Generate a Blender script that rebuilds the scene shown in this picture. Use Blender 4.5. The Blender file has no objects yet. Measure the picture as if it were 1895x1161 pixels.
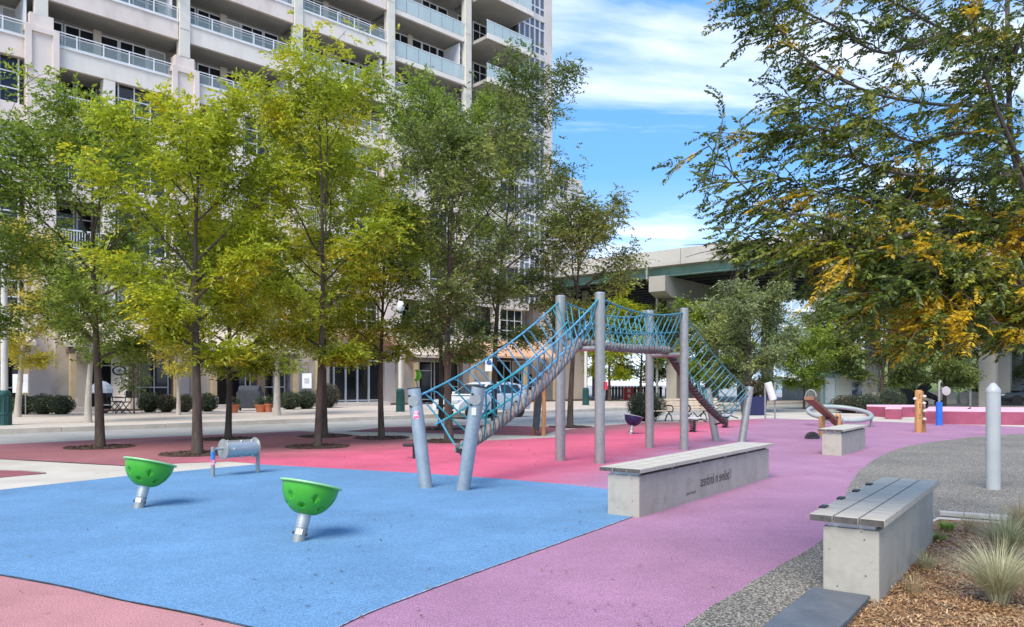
import bpy, bmesh, math, random
import numpy as np
from mathutils import Vector, Matrix, noise as mnoise

# ------------------------------------------------------------------ camera, sky, sun, exposure
SC = bpy.context.scene
COL = SC.collection
F, CX, HV, CH = 1420.0, 947.5, 712.0, 1.4
cam = bpy.data.cameras.new("camera")
cam.sensor_width = 36.0
cam.lens = 36.0 * F / 1895.0
cam.shift_y = (HV - 580.5) / 1895.0
cam.clip_start = 0.05
cam.clip_end = 3000
camo = bpy.data.objects.new("camera", cam)
COL.objects.link(camo)
camo.location = (0, 0, CH)
camo.rotation_euler = (math.pi / 2, 0, 0)
SC.camera = camo

SUN_EL, SUN_DIR = math.radians(50), (0.42, 0.9075)      # horizontal travel direction of the light
world = bpy.data.worlds.new("World")
SC.world = world
world.use_nodes = True
wn, wl = world.node_tree.nodes, world.node_tree.links
wn.clear()
w_out = wn.new("ShaderNodeOutputWorld")
w_bg = wn.new("ShaderNodeBackground")
w_bg.inputs[1].default_value = 0.142
sky = wn.new("ShaderNodeTexSky")
sky.sky_type = 'NISHITA'
sky.sun_disc = False
sky.sun_elevation = SUN_EL
sky.sun_rotation = math.atan2(-SUN_DIR[0], -SUN_DIR[1])
sky.air_density = 1.0
sky.dust_density = 0.3
sky.ozone_density = 1.6
tc = wn.new("ShaderNodeTexCoord")
sep = wn.new("ShaderNodeSeparateXYZ")
wl.new(tc.outputs["Generated"], sep.inputs[0])
zc = wn.new("ShaderNodeMath"); zc.operation = 'MAXIMUM'; zc.inputs[1].default_value = 0.0
wl.new(sep.outputs[2], zc.inputs[0])
za = wn.new("ShaderNodeMath"); za.operation = 'ADD'; za.inputs[1].default_value = 0.16
wl.new(zc.outputs[0], za.inputs[0])
dx = wn.new("ShaderNodeMath"); dx.operation = 'DIVIDE'
dy = wn.new("ShaderNodeMath"); dy.operation = 'DIVIDE'
wl.new(sep.outputs[0], dx.inputs[0]); wl.new(za.outputs[0], dx.inputs[1])
wl.new(sep.outputs[1], dy.inputs[0]); wl.new(za.outputs[0], dy.inputs[1])
comb = wn.new("ShaderNodeCombineXYZ")
wl.new(dx.outputs[0], comb.inputs[0]); wl.new(dy.outputs[0], comb.inputs[1])
mp = wn.new("ShaderNodeMapping")
mp.inputs["Location"].default_value = (0.3, 4.4, 0)
mp.inputs["Rotation"].default_value = (0, 0, math.radians(-14))
mp.inputs["Scale"].default_value = (0.62, 1.75, 1)
wl.new(comb.outputs[0], mp.inputs[0])
cn = wn.new("ShaderNodeTexNoise")
cn.inputs["Scale"].default_value = 1.25
cn.inputs["Detail"].default_value = 9
cn.inputs["Roughness"].default_value = 0.55
cn.inputs["Distortion"].default_value = 0.35
wl.new(mp.outputs[0], cn.inputs[0])
cr = wn.new("ShaderNodeValToRGB")
cr.color_ramp.elements[0].position = 0.46
cr.color_ramp.elements[1].position = 0.74
wl.new(cn.outputs[0], cr.inputs[0])
# thin haze veil towards the horizon
hz = wn.new("ShaderNodeMapRange")
hz.inputs[1].default_value = 0.0; hz.inputs[2].default_value = 0.26
hz.inputs[3].default_value = 0.6; hz.inputs[4].default_value = 0.0
wl.new(zc.outputs[0], hz.inputs[0])
mx = wn.new("ShaderNodeMath"); mx.operation = 'MAXIMUM'
wl.new(cr.outputs[0], mx.inputs[0]); wl.new(hz.outputs[0], mx.inputs[1])
tint = wn.new("ShaderNodeMix"); tint.data_type = 'RGBA'; tint.blend_type = 'MULTIPLY'
tint.inputs[0].default_value = 1.0
tint.inputs[7].default_value = (0.60, 0.86, 1.0, 1)
wl.new(sky.outputs[0], tint.inputs[6])
cm = wn.new("ShaderNodeMix"); cm.data_type = 'RGBA'
cm.inputs[7].default_value = (5.6, 5.65, 5.75, 1)
flat = wn.new("ShaderNodeMix"); flat.data_type = 'RGBA'      # evens the clear air out towards one blue
flat.inputs[0].default_value = 0.6
flat.inputs[7].default_value = (0.50, 1.50, 3.6, 1)
wl.new(tint.outputs[2], flat.inputs[6])
wl.new(mx.outputs[0], cm.inputs[0]); wl.new(flat.outputs[2], cm.inputs[6])
wl.new(cm.outputs[2], w_bg.inputs[0])
wl.new(w_bg.outputs[0], w_out.inputs[0])

sun = bpy.data.lights.new("sun", 'SUN')
sun.energy = 2.3
sun.angle = math.radians(36)
sun.color = (1.0, 0.93, 0.82)
suno = bpy.data.objects.new("sun", sun)
COL.objects.link(suno)
sd = Vector((SUN_DIR[0] * math.cos(SUN_EL), SUN_DIR[1] * math.cos(SUN_EL), -math.sin(SUN_EL)))
suno.rotation_euler = sd.to_track_quat('-Z', 'Y').to_euler()
suno.location = (0, -20, 40)

vs = SC.view_settings
vs.view_transform = 'Standard'
vs.look = 'None'
vs.exposure = 1.12
vs.gamma = 1.0
SC.render.film_transparent = False
SC.cycles.max_bounces = 6
SC.cycles.transparent_max_bounces = 12
SC.cycles.use_denoising = True

random.seed(7)
RNG = np.random.default_rng(11)

# ------------------------------------------------------------------ helpers
def g(u, v, z=0.0):
    """point of the place at height z that the photo shows at pixel (u, v)"""
    y = F * (CH - z) / (v - HV)
    return Vector(((u - CX) * y / F, y, z))

def at(u, v, y):
    return Vector(((u - CX) * y / F, y, CH - (v - HV) * y / F))

MATS = {}
def mat(name, c1, c2=None, scale=6.0, rough=0.6, metal=0.0, bump=0.0, bscale=None, detail=4.0,
        contrast=(0.35, 0.65), spec=0.5, alpha=1.0, stretch=None, c3=None, scale3=1.0, c3amt=(0.5, 0.75), coords="Object"):
    if name in MATS:
        return MATS[name]
    m = bpy.data.materials.new(name)
    m.use_nodes = True
    nt = m.node_tree
    b = nt.nodes["Principled BSDF"]
    b.inputs["Roughness"].default_value = rough
    b.inputs["Metallic"].default_value = metal
    b.inputs["Specular IOR Level"].default_value = spec
    b.inputs["Base Color"].default_value = (*c1, 1)
    b.inputs["Alpha"].default_value = alpha
    vec = None
    if c2 is not None or bump > 0:
        t = nt.nodes.new("ShaderNodeTexCoord")
        vec = t.outputs[coords]
        if stretch:
            mpn = nt.nodes.new("ShaderNodeMapping")
            mpn.inputs["Scale"].default_value = stretch
            nt.links.new(vec, mpn.inputs[0]); vec = mpn.outputs[0]
    if c2 is not None:
        n = nt.nodes.new("ShaderNodeTexNoise")
        n.inputs["Scale"].default_value = scale
        n.inputs["Detail"].default_value = detail
        n.inputs["Roughness"].default_value = 0.62
        nt.links.new(vec, n.inputs[0])
        r = nt.nodes.new("ShaderNodeMapRange")
        r.inputs[1].default_value, r.inputs[2].default_value = contrast
        nt.links.new(n.outputs[0], r.inputs[0])
        x = nt.nodes.new("ShaderNodeMix"); x.data_type = 'RGBA'
        x.inputs[6].default_value = (*c1, 1); x.inputs[7].default_value = (*c2, 1)
        nt.links.new(r.outputs[0], x.inputs[0])
        last = x.outputs[2]
        if c3 is not None:
            n3 = nt.nodes.new("ShaderNodeTexNoise")
            n3.inputs["Scale"].default_value = scale3
            n3.inputs["Detail"].default_value = 5
            nt.links.new(vec, n3.inputs[0])
            r3 = nt.nodes.new("ShaderNodeMapRange")
            r3.inputs[1].default_value, r3.inputs[2].default_value = c3amt
            nt.links.new(n3.outputs[0], r3.inputs[0])
            x3 = nt.nodes.new("ShaderNodeMix"); x3.data_type = 'RGBA'
            x3.inputs[7].default_value = (*c3, 1)
            nt.links.new(last, x3.inputs[6]); nt.links.new(r3.outputs[0], x3.inputs[0])
            last = x3.outputs[2]
        nt.links.new(last, b.inputs["Base Color"])
    if bump > 0:
        nb = nt.nodes.new("ShaderNodeTexNoise")
        nb.inputs["Scale"].default_value = bscale or scale * 4
        nb.inputs["Detail"].default_value = 3
        nt.links.new(vec, nb.inputs[0])
        bp = nt.nodes.new("ShaderNodeBump")
        bp.inputs["Strength"].default_value = bump
        bp.inputs["Distance"].default_value = 0.01
        nt.links.new(nb.outputs[0], bp.inputs["Height"])
        nt.links.new(bp.outputs[0], b.inputs["Normal"])
    MATS[name] = m
    return m

def leaf_mat(name, dark, light, accent=None, acc=(0.55, 0.7), accscale=0.9, trans=0.35):
    m = bpy.data.materials.new(name)
    m.use_nodes = True
    nt = m.node_tree
    b = nt.nodes["Principled BSDF"]
    out = nt.nodes["Material Output"]
    b.inputs["Roughness"].default_value = 0.42
    b.inputs["Specular IOR Level"].default_value = 0.55
    geo = nt.nodes.new("ShaderNodeNewGeometry")
    x = nt.nodes.new("ShaderNodeMix"); x.data_type = 'RGBA'
    x.inputs[6].default_value = (*dark, 1); x.inputs[7].default_value = (*light, 1)
    nt.links.new(geo.outputs["Random Per Island"], x.inputs[0])
    last = x.outputs[2]
    if accent:
        t = nt.nodes.new("ShaderNodeTexCoord")
        n = nt.nodes.new("ShaderNodeTexNoise")
        n.inputs["Scale"].default_value = accscale
        n.inputs["Detail"].default_value = 3
        nt.links.new(t.outputs["Object"], n.inputs[0])
        ad = nt.nodes.new("ShaderNodeMath"); ad.operation = 'MULTIPLY_ADD'
        ad.inputs[1].default_value = 0.16; 
        nt.links.new(geo.outputs["Random Per Island"], ad.inputs[0])
        nt.links.new(n.outputs[0], ad.inputs[2])
        r = nt.nodes.new("ShaderNodeMapRange")
        r.inputs[1].default_value, r.inputs[2].default_value = acc
        nt.links.new(ad.outputs[0], r.inputs[0])
        x2 = nt.nodes.new("ShaderNodeMix"); x2.data_type = 'RGBA'
        x2.inputs[7].default_value = (*accent, 1)
        nt.links.new(last, x2.inputs[6]); nt.links.new(r.outputs[0], x2.inputs[0])
        last = x2.outputs[2]
    nt.links.new(last, b.inputs["Base Color"])
    tr = nt.nodes.new("ShaderNodeBsdfTranslucent")
    nt.links.new(last, tr.inputs[0])
    ms = nt.nodes.new("ShaderNodeMixShader")
    ms.inputs[0].default_value = trans
    nt.links.new(b.outputs[0], ms.inputs[1]); nt.links.new(tr.outputs[0], ms.inputs[2])
    nt.links.new(ms.outputs[0], out.inputs[0])
    return m

class MB:
    def __init__(s):
        s.v, s.f = [], []
    def add(s, vs_, fs_):
        o = len(s.v)
        s.v += [tuple(p) for p in vs_]
        s.f += [tuple(i + o for i in f) for f in fs_]
        return s
    def box(s, c, d, M=None):
        x, y, z = d[0] / 2, d[1] / 2, d[2] / 2
        vs_ = [Vector((a * x, b * y, e * z)) for e in (-1, 1) for b in (-1, 1) for a in (-1, 1)]
        if M is not None: vs_ = [M @ p for p in vs_]
        vs_ = [p + Vector(c) for p in vs_]
        return s.add(vs_, [(0, 2, 3, 1), (4, 5, 7, 6), (0, 1, 5, 4), (2, 6, 7, 3), (0, 4, 6, 2), (1, 3, 7, 5)])
    def span(s, a, b):
        a, b = Vector(a), Vector(b)
        return s.box((a + b) / 2, (abs(b.x - a.x), abs(b.y - a.y), abs(b.z - a.z)))
    def tube(s, path, r, n=8, cap=True):
        P = [Vector(p) for p in path]
        R = r if isinstance(r, (list, tuple)) else [r] * len(P)
        up = None
        vs_, fs_ = [], []
        for i, p in enumerate(P):
            t = (P[min(i + 1, len(P) - 1)] - P[max(i - 1, 0)])
            if t.length < 1e-9: t = Vector((0, 0, 1))
            t.normalize()
            if up is None:
                up = t.cross(Vector((0, 0, 1)) if abs(t.z) < 0.9 else Vector((1, 0, 0))).normalized()
            up = (up - t * up.dot(t))
            if up.length < 1e-6: up = t.orthogonal()
            up.normalize()
            w = t.cross(up)
            for k in range(n):
                a = 2 * math.pi * k / n
                vs_.append(p + (up * math.cos(a) + w * math.sin(a)) * R[i])
        for i in range(len(P) - 1):
            for k in range(n):
                k2 = (k + 1) % n
                fs_.append((i * n + k, i * n + k2, (i + 1) * n + k2, (i + 1) * n + k))
        if cap:
            fs_.append(tuple(range(n - 1, -1, -1)))
            fs_.append(tuple((len(P) - 1) * n + k for k in range(n)))
        return s.add(vs_, fs_)
    def lathe(s, prof, n=24, M=None, cap=True):
        vs_, fs_ = [], []
        for (r, z) in prof:
            for k in range(n):
                a = 2 * math.pi * k / n
                p = Vector((r * math.cos(a), r * math.sin(a), z))
                vs_.append(M @ p if M is not None else p)
        for i in range(len(prof) - 1):
            for k in range(n):
                k2 = (k + 1) % n
                fs_.append((i * n + k, i * n + k2, (i + 1) * n + k2, (i + 1) * n + k))
        if cap:
            fs_.append(tuple(range(n - 1, -1, -1)))
            fs_.append(tuple((len(prof) - 1) * n + k for k in range(n)))
        return s.add(vs_, fs_)
    def prism(s, pts, z0, z1):
        n = len(pts)
        vs_ = [(p[0], p[1], z0) for p in pts] + [(p[0], p[1], z1) for p in pts]
        fs_ = [tuple(range(n - 1, -1, -1)), tuple(range(n, 2 * n))]
        for i in range(n):
            j = (i + 1) % n
            fs_.append((i, j, n + j, n + i))
        return s.add(vs_, fs_)
    def extrude_profile(s, pts, d0, d1, M):
        """closed 2-D profile (a, b) swept from d0 to d1; M maps (a, d, b)"""
        n = len(pts)
        vs_ = [M @ Vector((a, d0, b)) for a, b in pts] + [M @ Vector((a, d1, b)) for a, b in pts]
        fs_ = [tuple(range(n)), tuple(range(2 * n - 1, n - 1, -1))]
        for i in range(n):
            j = (i + 1) % n
            fs_.append((j, i, n + i, n + j))
        return s.add(vs_, fs_)
    def mesh(s, name, m, smooth=False, bevel=0.0):
        me = bpy.data.meshes.new(name)
        me.from_pydata(s.v, [], s.f)
        bm = bmesh.new(); bm.from_mesh(me)
        bmesh.ops.recalc_face_normals(bm, faces=bm.faces)
        if bevel > 0:
            es = [e for e in bm.edges if len(e.link_faces) == 2 and e.calc_face_angle(0) > 0.6]
            bmesh.ops.bevel(bm, geom=es, offset=bevel, segments=2, affect='EDGES', profile=0.6)
        bm.to_mesh(me); bm.free()
        if smooth:
            me.polygons.foreach_set("use_smooth", [True] * len(me.polygons))
            try: me.set_sharp_from_angle(angle=math.radians(38))
            except Exception: pass
        me.materials.append(m)
        return me
    def build(s, name, m, parent=None, smooth=False, bevel=0.0, world=False, loc=None):
        me = s.mesh(name, m, smooth, bevel)
        return link(name, me, parent, world=world, loc=loc)

def link(name, me, parent=None, world=False, loc=None, rz=0.0, scale=None):
    o = bpy.data.objects.new(name, me)
    COL.objects.link(o)
    if parent is not None:
        o.parent = parent
        if world:      # mesh data are world coordinates; parent is unrotated, at most two levels
            L = Vector(parent.location)
            if parent.parent is not None: L += Vector(parent.parent.location)
            o.location = -L
    if loc is not None: o.location = loc
    if rz: o.rotation_euler = (0, 0, rz)
    if scale is not None: o.scale = scale
    return o

def tag(o, label, cat, group=None):
    o["label"] = label; o["category"] = cat
    if group: o["group"] = group
    return o
def thing(name, label, cat, loc=(0, 0, 0), rz=0.0, group=None):
    o = bpy.data.objects.new(name, None)
    COL.objects.link(o)
    o.location = loc; o.rotation_euler = (0, 0, rz)
    o.empty_display_size = 0.2
    return tag(o, label, cat, group)
def struct(o):
    o["kind"] = "structure"; return o
def stuff(o, label=None, cat=None):
    o["kind"] = "stuff"
    if label: o["label"] = label
    if cat: o["category"] = cat
    return o
def dup(root, loc, rz=None, label=None, group=None):
    r = root.copy(); COL.objects.link(r); r.location = loc
    if rz is not None: r.rotation_euler = (0, 0, rz)
    if label: r["label"] = label
    if group: r["group"] = group
    for ch in list(root.children):
        c = ch.copy(); COL.objects.link(c); c.parent = r
        for gch in list(ch.children):
            d = gch.copy(); COL.objects.link(d); d.parent = c
    return r

def np_mesh(name, verts, per, m, smooth=False):
    """verts (N*per,3) -> N separate faces of `per` corners"""
    n = len(verts) // per
    me = bpy.data.meshes.new(name)
    me.vertices.add(len(verts)); me.vertices.foreach_set("co", np.asarray(verts, dtype=np.float32).ravel())
    me.loops.add(n * per); me.loops.foreach_set("vertex_index", np.arange(n * per, dtype=np.int32))
    me.polygons.add(n)
    me.polygons.foreach_set("loop_start", np.arange(0, n * per, per, dtype=np.int32))
    me.polygons.foreach_set("loop_total", np.full(n, per, dtype=np.int32))
    me.update(calc_edges=True)
    me.materials.append(m)
    return me

def rnd_unit(n, rng):
    v = rng.normal(size=(n, 3))
    return v / np.linalg.norm(v, axis=1, keepdims=True)

def leaf_quads(C, L, W, rng, dirs=None, flat=0.5):
    n = len(C)
    d = rnd_unit(n, rng) if dirs is None else dirs
    if dirs is None:
        d[:, 2] *= 0.7; d[:, 2] -= 0.15
        d /= np.linalg.norm(d, axis=1, keepdims=True)
    nn = rnd_unit(n, rng) * (1 - flat) + np.array([0, 0, 1.0]) * flat
    s = np.cross(d, nn); s /= (np.linalg.norm(s, axis=1, keepdims=True) + 1e-9)
    l = (L * (0.7 + 0.6 * rng.random(n)))[:, None]
    w = (W * (0.7 + 0.6 * rng.random(n)))[:, None]
    a = C; b = C + d * l * 0.45 + s * w * 0.5; c = C + d * l; e = C + d * l * 0.45 - s * w * 0.5
    return np.stack([a, b, c, e], axis=1).reshape(-1, 3)

# ------------------------------------------------------------------ materials
M_asphalt = mat("road_asphalt", (0.30, 0.29, 0.27), (0.38, 0.37, 0.345), 0.8, 0.9, bump=0.25, bscale=60, c3=(0.24, 0.23, 0.215), scale3=0.25)
M_conc = mat("plaza_concrete", (0.47, 0.42, 0.36), (0.56, 0.51, 0.44), 0.9, 0.85, bump=0.15, bscale=40, c3=(0.38, 0.34, 0.29), scale3=0.35)
M_walk = mat("pavement_concrete", (0.46, 0.39, 0.33), (0.54, 0.47, 0.40), 0.7, 0.85, bump=0.12, bscale=30, c3=(0.37, 0.31, 0.26), scale3=0.3)
M_kerb = mat("kerb_concrete", (0.46, 0.41, 0.36), (0.56, 0.50, 0.44), 2.0, 0.85, bump=0.2, bscale=30)
M_bench_c = mat("cast_concrete", (0.36, 0.335, 0.28), (0.43, 0.40, 0.34), 3.0, 0.75, bump=0.25, bscale=26, c3=(0.28, 0.258, 0.21), scale3=5.0, c3amt=(0.5, 0.9), contrast=(0.3, 0.7))
M_slat = mat("weathered_slats", (0.44, 0.39, 0.315), (0.60, 0.545, 0.455), 5.0, 0.75, bump=0.45, bscale=16, stretch=(14, 1.2, 14), c3=(0.32, 0.31, 0.30), scale3=1.6)
def add_pits(m, scale, rad, col):
    nt = m.node_tree; b = nt.nodes["Principled BSDF"]
    src = b.inputs["Base Color"].links[0].from_socket
    t = nt.nodes.new("ShaderNodeTexCoord"); v = nt.nodes.new("ShaderNodeTexVoronoi"); v.inputs["Scale"].default_value = scale
    nt.links.new(t.outputs["Object"], v.inputs[0])
    r = nt.nodes.new("ShaderNodeMapRange"); r.inputs[1].default_value, r.inputs[2].default_value = rad * 0.6, rad; r.inputs[3].default_value, r.inputs[4].default_value = 1, 0
    nt.links.new(v.outputs["Distance"], r.inputs[0])
    sp = nt.nodes.new("ShaderNodeSeparateColor"); nt.links.new(v.outputs["Color"], sp.inputs[0])
    k = nt.nodes.new("ShaderNodeMath"); k.operation = 'GREATER_THAN'; k.inputs[1].default_value = 0.62; nt.links.new(sp.outputs[0], k.inputs[0])
    mu = nt.nodes.new("ShaderNodeMath"); mu.operation = 'MULTIPLY'; nt.links.new(r.outputs[0], mu.inputs[0]); nt.links.new(k.outputs[0], mu.inputs[1])
    x = nt.nodes.new("ShaderNodeMix"); x.data_type = 'RGBA'; x.inputs[7].default_value = (*col, 1)
    nt.links.new(src, x.inputs[6]); nt.links.new(mu.outputs[0], x.inputs[0]); nt.links.new(x.outputs[2], b.inputs["Base Color"])
add_pits(M_bench_c, 16, 0.13, (0.13, 0.12, 0.10))
M_slat_end = mat("slat_end_grain", (0.06, 0.055, 0.05), (0.11, 0.10, 0.095), 20, 0.8)
M_bracket = mat("bracket_steel", (0.55, 0.56, 0.58), (0.42, 0.43, 0.45), 8, 0.4, 0.7)
M_ink = mat("painted_letters", (0.035, 0.033, 0.03), rough=0.7)
M_galv = mat("galvanised_steel", (0.36, 0.365, 0.345), (0.30, 0.305, 0.29), 10, 0.45, 0.5, contrast=(0.35, 0.65), detail=6, c3=(0.44, 0.445, 0.43), scale3=34, c3amt=(0.55, 0.8))
M_galv_blue = mat("galvanised_steel_cool", (0.36, 0.41, 0.44), (0.30, 0.345, 0.375), 9, 0.45, 0.45, contrast=(0.35, 0.65), detail=6, c3=(0.43, 0.47, 0.49), scale3=24, c3amt=(0.55, 0.8))
M_inox = mat("brushed_steel", (0.58, 0.58, 0.56), (0.47, 0.47, 0.455), 12, 0.42, 0.8, stretch=(1, 1, 8))
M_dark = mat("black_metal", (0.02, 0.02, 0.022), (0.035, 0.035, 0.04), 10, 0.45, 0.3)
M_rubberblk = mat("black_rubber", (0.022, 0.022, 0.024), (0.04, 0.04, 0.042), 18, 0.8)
M_green = mat("green_plastic", (0.045, 0.33, 0.018), (0.06, 0.38, 0.025), 3, 0.38, spec=0.5)
M_rim = mat("pale_green_plastic", (0.28, 0.62, 0.24), (0.33, 0.66, 0.28), 3, 0.4)
M_navy = mat("navy_plastic", (0.012, 0.016, 0.07), (0.016, 0.02, 0.085), 3, 0.35)
M_navyrim = mat("navy_rim", (0.30, 0.33, 0.42), (0.34, 0.37, 0.46), 3, 0.4)
M_rope = mat("blue_rope", (0.05, 0.22, 0.38), (0.12, 0.38, 0.53), 9, 0.7, c3=(0.02, 0.27, 0.29), scale3=0.45, c3amt=(0.5, 0.6))
M_fat = mat("hemp_rope", (0.13, 0.105, 0.095), (0.30, 0.26, 0.235), 14, 0.9, bump=0.5, bscale=90, c3=(0.15, 0.09, 0.085), scale3=0.5, c3amt=(0.5, 0.65))
M_fat3 = mat("dark_hemp_rope", (0.085, 0.05, 0.045), (0.16, 0.10, 0.09), 14, 0.9, bump=0.5, bscale=90)
M_rope2 = mat("teal_rope", (0.035, 0.20, 0.27), (0.08, 0.30, 0.38), 9, 0.7)
M_rope3 = mat("grey_teal_rope", (0.05, 0.19, 0.22), (0.14, 0.32, 0.34), 6, 0.75)  # greyer teal for the last net section
M_bark = mat("tree_bark", (0.05, 0.036, 0.026), (0.115, 0.085, 0.062), 9, 0.9, bump=0.8, bscale=22, stretch=(1, 1, 0.25))
M_barkpale = mat("pale_bark", (0.36, 0.31, 0.26), (0.48, 0.43, 0.36), 8, 0.9, bump=0.5, bscale=24, stretch=(1, 1, 0.3))
M_mulchring = mat("tree_mulch", (0.045, 0.025, 0.018), (0.10, 0.05, 0.035), 22, 0.95, bump=0.8, bscale=60)
M_wood = mat("robinia_wood", (0.42, 0.20, 0.07), (0.55, 0.29, 0.11), 7, 0.65, bump=0.4, bscale=24, stretch=(3, 3, 0.6), c3=(0.28, 0.12, 0.045), scale3=3)
M_wooddk = mat("brown_plank", (0.20, 0.085, 0.04), (0.29, 0.13, 0.06), 7, 0.6, bump=0.3, stretch=(1, 1, 5))
M_white = mat("white_paint", (0.72, 0.73, 0.74), (0.66, 0.67, 0.68), 4, 0.45)
M_offwhite = mat("offwhite_panel", (0.66, 0.66, 0.64), (0.60, 0.60, 0.58), 2, 0.6)
M_bollard = mat("pale_grey_paint", (0.36, 0.38, 0.385), (0.41, 0.43, 0.435), 3, 0.45)
M_bluepost = mat("blue_sleeve", (0.02, 0.13, 0.55), (0.025, 0.16, 0.6), 4, 0.4)
M_bluetag = mat("blue_sticker", (0.03, 0.16, 0.45), (0.05, 0.25, 0.55), 20, 0.5)
M_pinktag = mat("pink_sticker", (0.75, 0.10, 0.22), (0.85, 0.55, 0.6), 25, 0.5, contrast=(0.48, 0.52))
M_red = mat("red_paint", (0.55, 0.02, 0.02), (0.48, 0.015, 0.015), 4, 0.4)
M_greenpaint = mat("dark_green_paint", (0.008, 0.05, 0.048), (0.012, 0.07, 0.065), 6, 0.4, spec=0.5)
M_teal = mat("girder_green", (0.12, 0.26, 0.21), (0.18, 0.33, 0.27), 1.2, 0.6, c3=(0.25, 0.30, 0.25), scale3=2)
M_gird = mat("girder_dark", (0.035, 0.045, 0.045), (0.06, 0.07, 0.07), 2, 0.8)
M_viad = mat("viaduct_concrete", (0.31, 0.29, 0.255), (0.39, 0.365, 0.325), 0.5, 0.85, c3=(0.31, 0.29, 0.26), scale3=0.8, stretch=(1, 1, 0.35))
M_viadlt = mat("parapet_concrete", (0.38, 0.36, 0.325), (0.44, 0.42, 0.385), 0.6, 0.85, c3=(0.43, 0.41, 0.38), scale3=1.0)
M_fac = mat("facade_concrete", (0.67, 0.605, 0.53), (0.75, 0.685, 0.605), 0.5, 0.8, c3=(0.54, 0.475, 0.41), scale3=0.9, c3amt=(0.55, 0.8), stretch=(1, 1, 0.4))
M_facpink = mat("facade_pink_concrete", (0.66, 0.555, 0.49), (0.73, 0.625, 0.555), 0.6, 0.8, c3=(0.54, 0.44, 0.385), scale3=1.0, stretch=(1, 1, 0.4))
M_facgrey = mat("facade_column", (0.62, 0.575, 0.49), (0.70, 0.655, 0.565), 0.8, 0.8, c3=(0.46, 0.45, 0.41), scale3=0.8)
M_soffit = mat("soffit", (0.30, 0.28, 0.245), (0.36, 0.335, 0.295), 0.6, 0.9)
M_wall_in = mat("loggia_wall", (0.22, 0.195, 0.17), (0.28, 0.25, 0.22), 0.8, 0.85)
M_frame = mat("window_frame_white", (0.66, 0.66, 0.66), (0.72, 0.72, 0.72), 2, 0.5)
M_glass = mat("dark_glass", (0.008, 0.009, 0.011), (0.022, 0.024, 0.028), 0.35, 0.08, spec=0.45)
M_curtain = mat("curtain_glass", (0.10, 0.10, 0.13), (0.16, 0.16, 0.20), 0.25, 0.07, spec=0.7)
M_beige = mat("beige_render", (0.55, 0.46, 0.36), (0.62, 0.53, 0.42), 0.9, 0.8, c3=(0.46, 0.38, 0.29), scale3=1.2)
M_canopy = mat("canopy_metal", (0.50, 0.40, 0.31), (0.58, 0.48, 0.38), 0.7, 0.7)
M_canopyo = mat("canopy_terracotta", (0.58, 0.33, 0.20), (0.66, 0.42, 0.28), 0.9, 0.7)
M_post = mat("ochre_post", (0.42, 0.30, 0.16), (0.50, 0.38, 0.22), 2, 0.7)
M_postdk = mat("brown_post", (0.11, 0.075, 0.05), (0.16, 0.11, 0.075), 2, 0.7)
M_terra = mat("terracotta", (0.48, 0.14, 0.06), (0.55, 0.18, 0.08), 5, 0.8)
M_bbq = mat("grill_cover", (0.03, 0.035, 0.045), (0.045, 0.05, 0.06), 5, 0.8)
M_pinkwall = mat("pink_wall", (0.29, 0.06, 0.11), (0.36, 0.085, 0.145), 1.5, 0.8, bump=0.2, bscale=30, c3=(0.24, 0.05, 0.09), scale3=2.0)
M_pinktop = mat("pink_wall_top", (0.72, 0.40, 0.48), (0.78, 0.48, 0.55), 2.0, 0.8)
M_slate = mat("slate_edging", (0.085, 0.095, 0.11), (0.125, 0.135, 0.15), 4.0, 0.6, bump=0.2, bscale=40, c3=(0.09, 0.105, 0.13), scale3=9)
M_lightkerb = mat("pale_kerb", (0.38, 0.36, 0.325), (0.44, 0.42, 0.38), 3.0, 0.75)
M_carwhite = mat("car_white", (0.74, 0.75, 0.76), rough=0.22, spec=0.6)
M_carblack = mat("car_black", (0.012, 0.015, 0.022), rough=0.18, spec=0.6)
M_carglass = mat("car_glass", (0.02, 0.025, 0.03), rough=0.06, spec=0.7)
M_carglass2 = mat("car_glass_pale", (0.16, 0.22, 0.26), rough=0.08, spec=0.8)
M_tyre = mat("tyre", (0.02, 0.02, 0.02), rough=0.8)
M_rimm = mat("wheel_rim", (0.45, 0.46, 0.48), rough=0.3, metal=0.8)
M_lamp = mat("head_lamp", (0.6, 0.62, 0.64), rough=0.15)
M_lawn = mat("far_lawn", (0.13, 0.17, 0.04), (0.19, 0.23, 0.06), 0.5, 0.95)
M_chip1 = mat("dry_leaf_brown", (0.10, 0.05, 0.025), (0.20, 0.11, 0.05), 30, 0.9)

def glass_rail(name, col, alpha):
    m = mat(name, col, rough=0.08, spec=0.8, alpha=alpha)
    return m
M_rail_glass = glass_rail("railing_glass", (0.30, 0.36, 0.36), 0.30)
M_rail_teal = glass_rail("balcony_glass", (0.60, 0.70, 0.68), 0.60)

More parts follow.
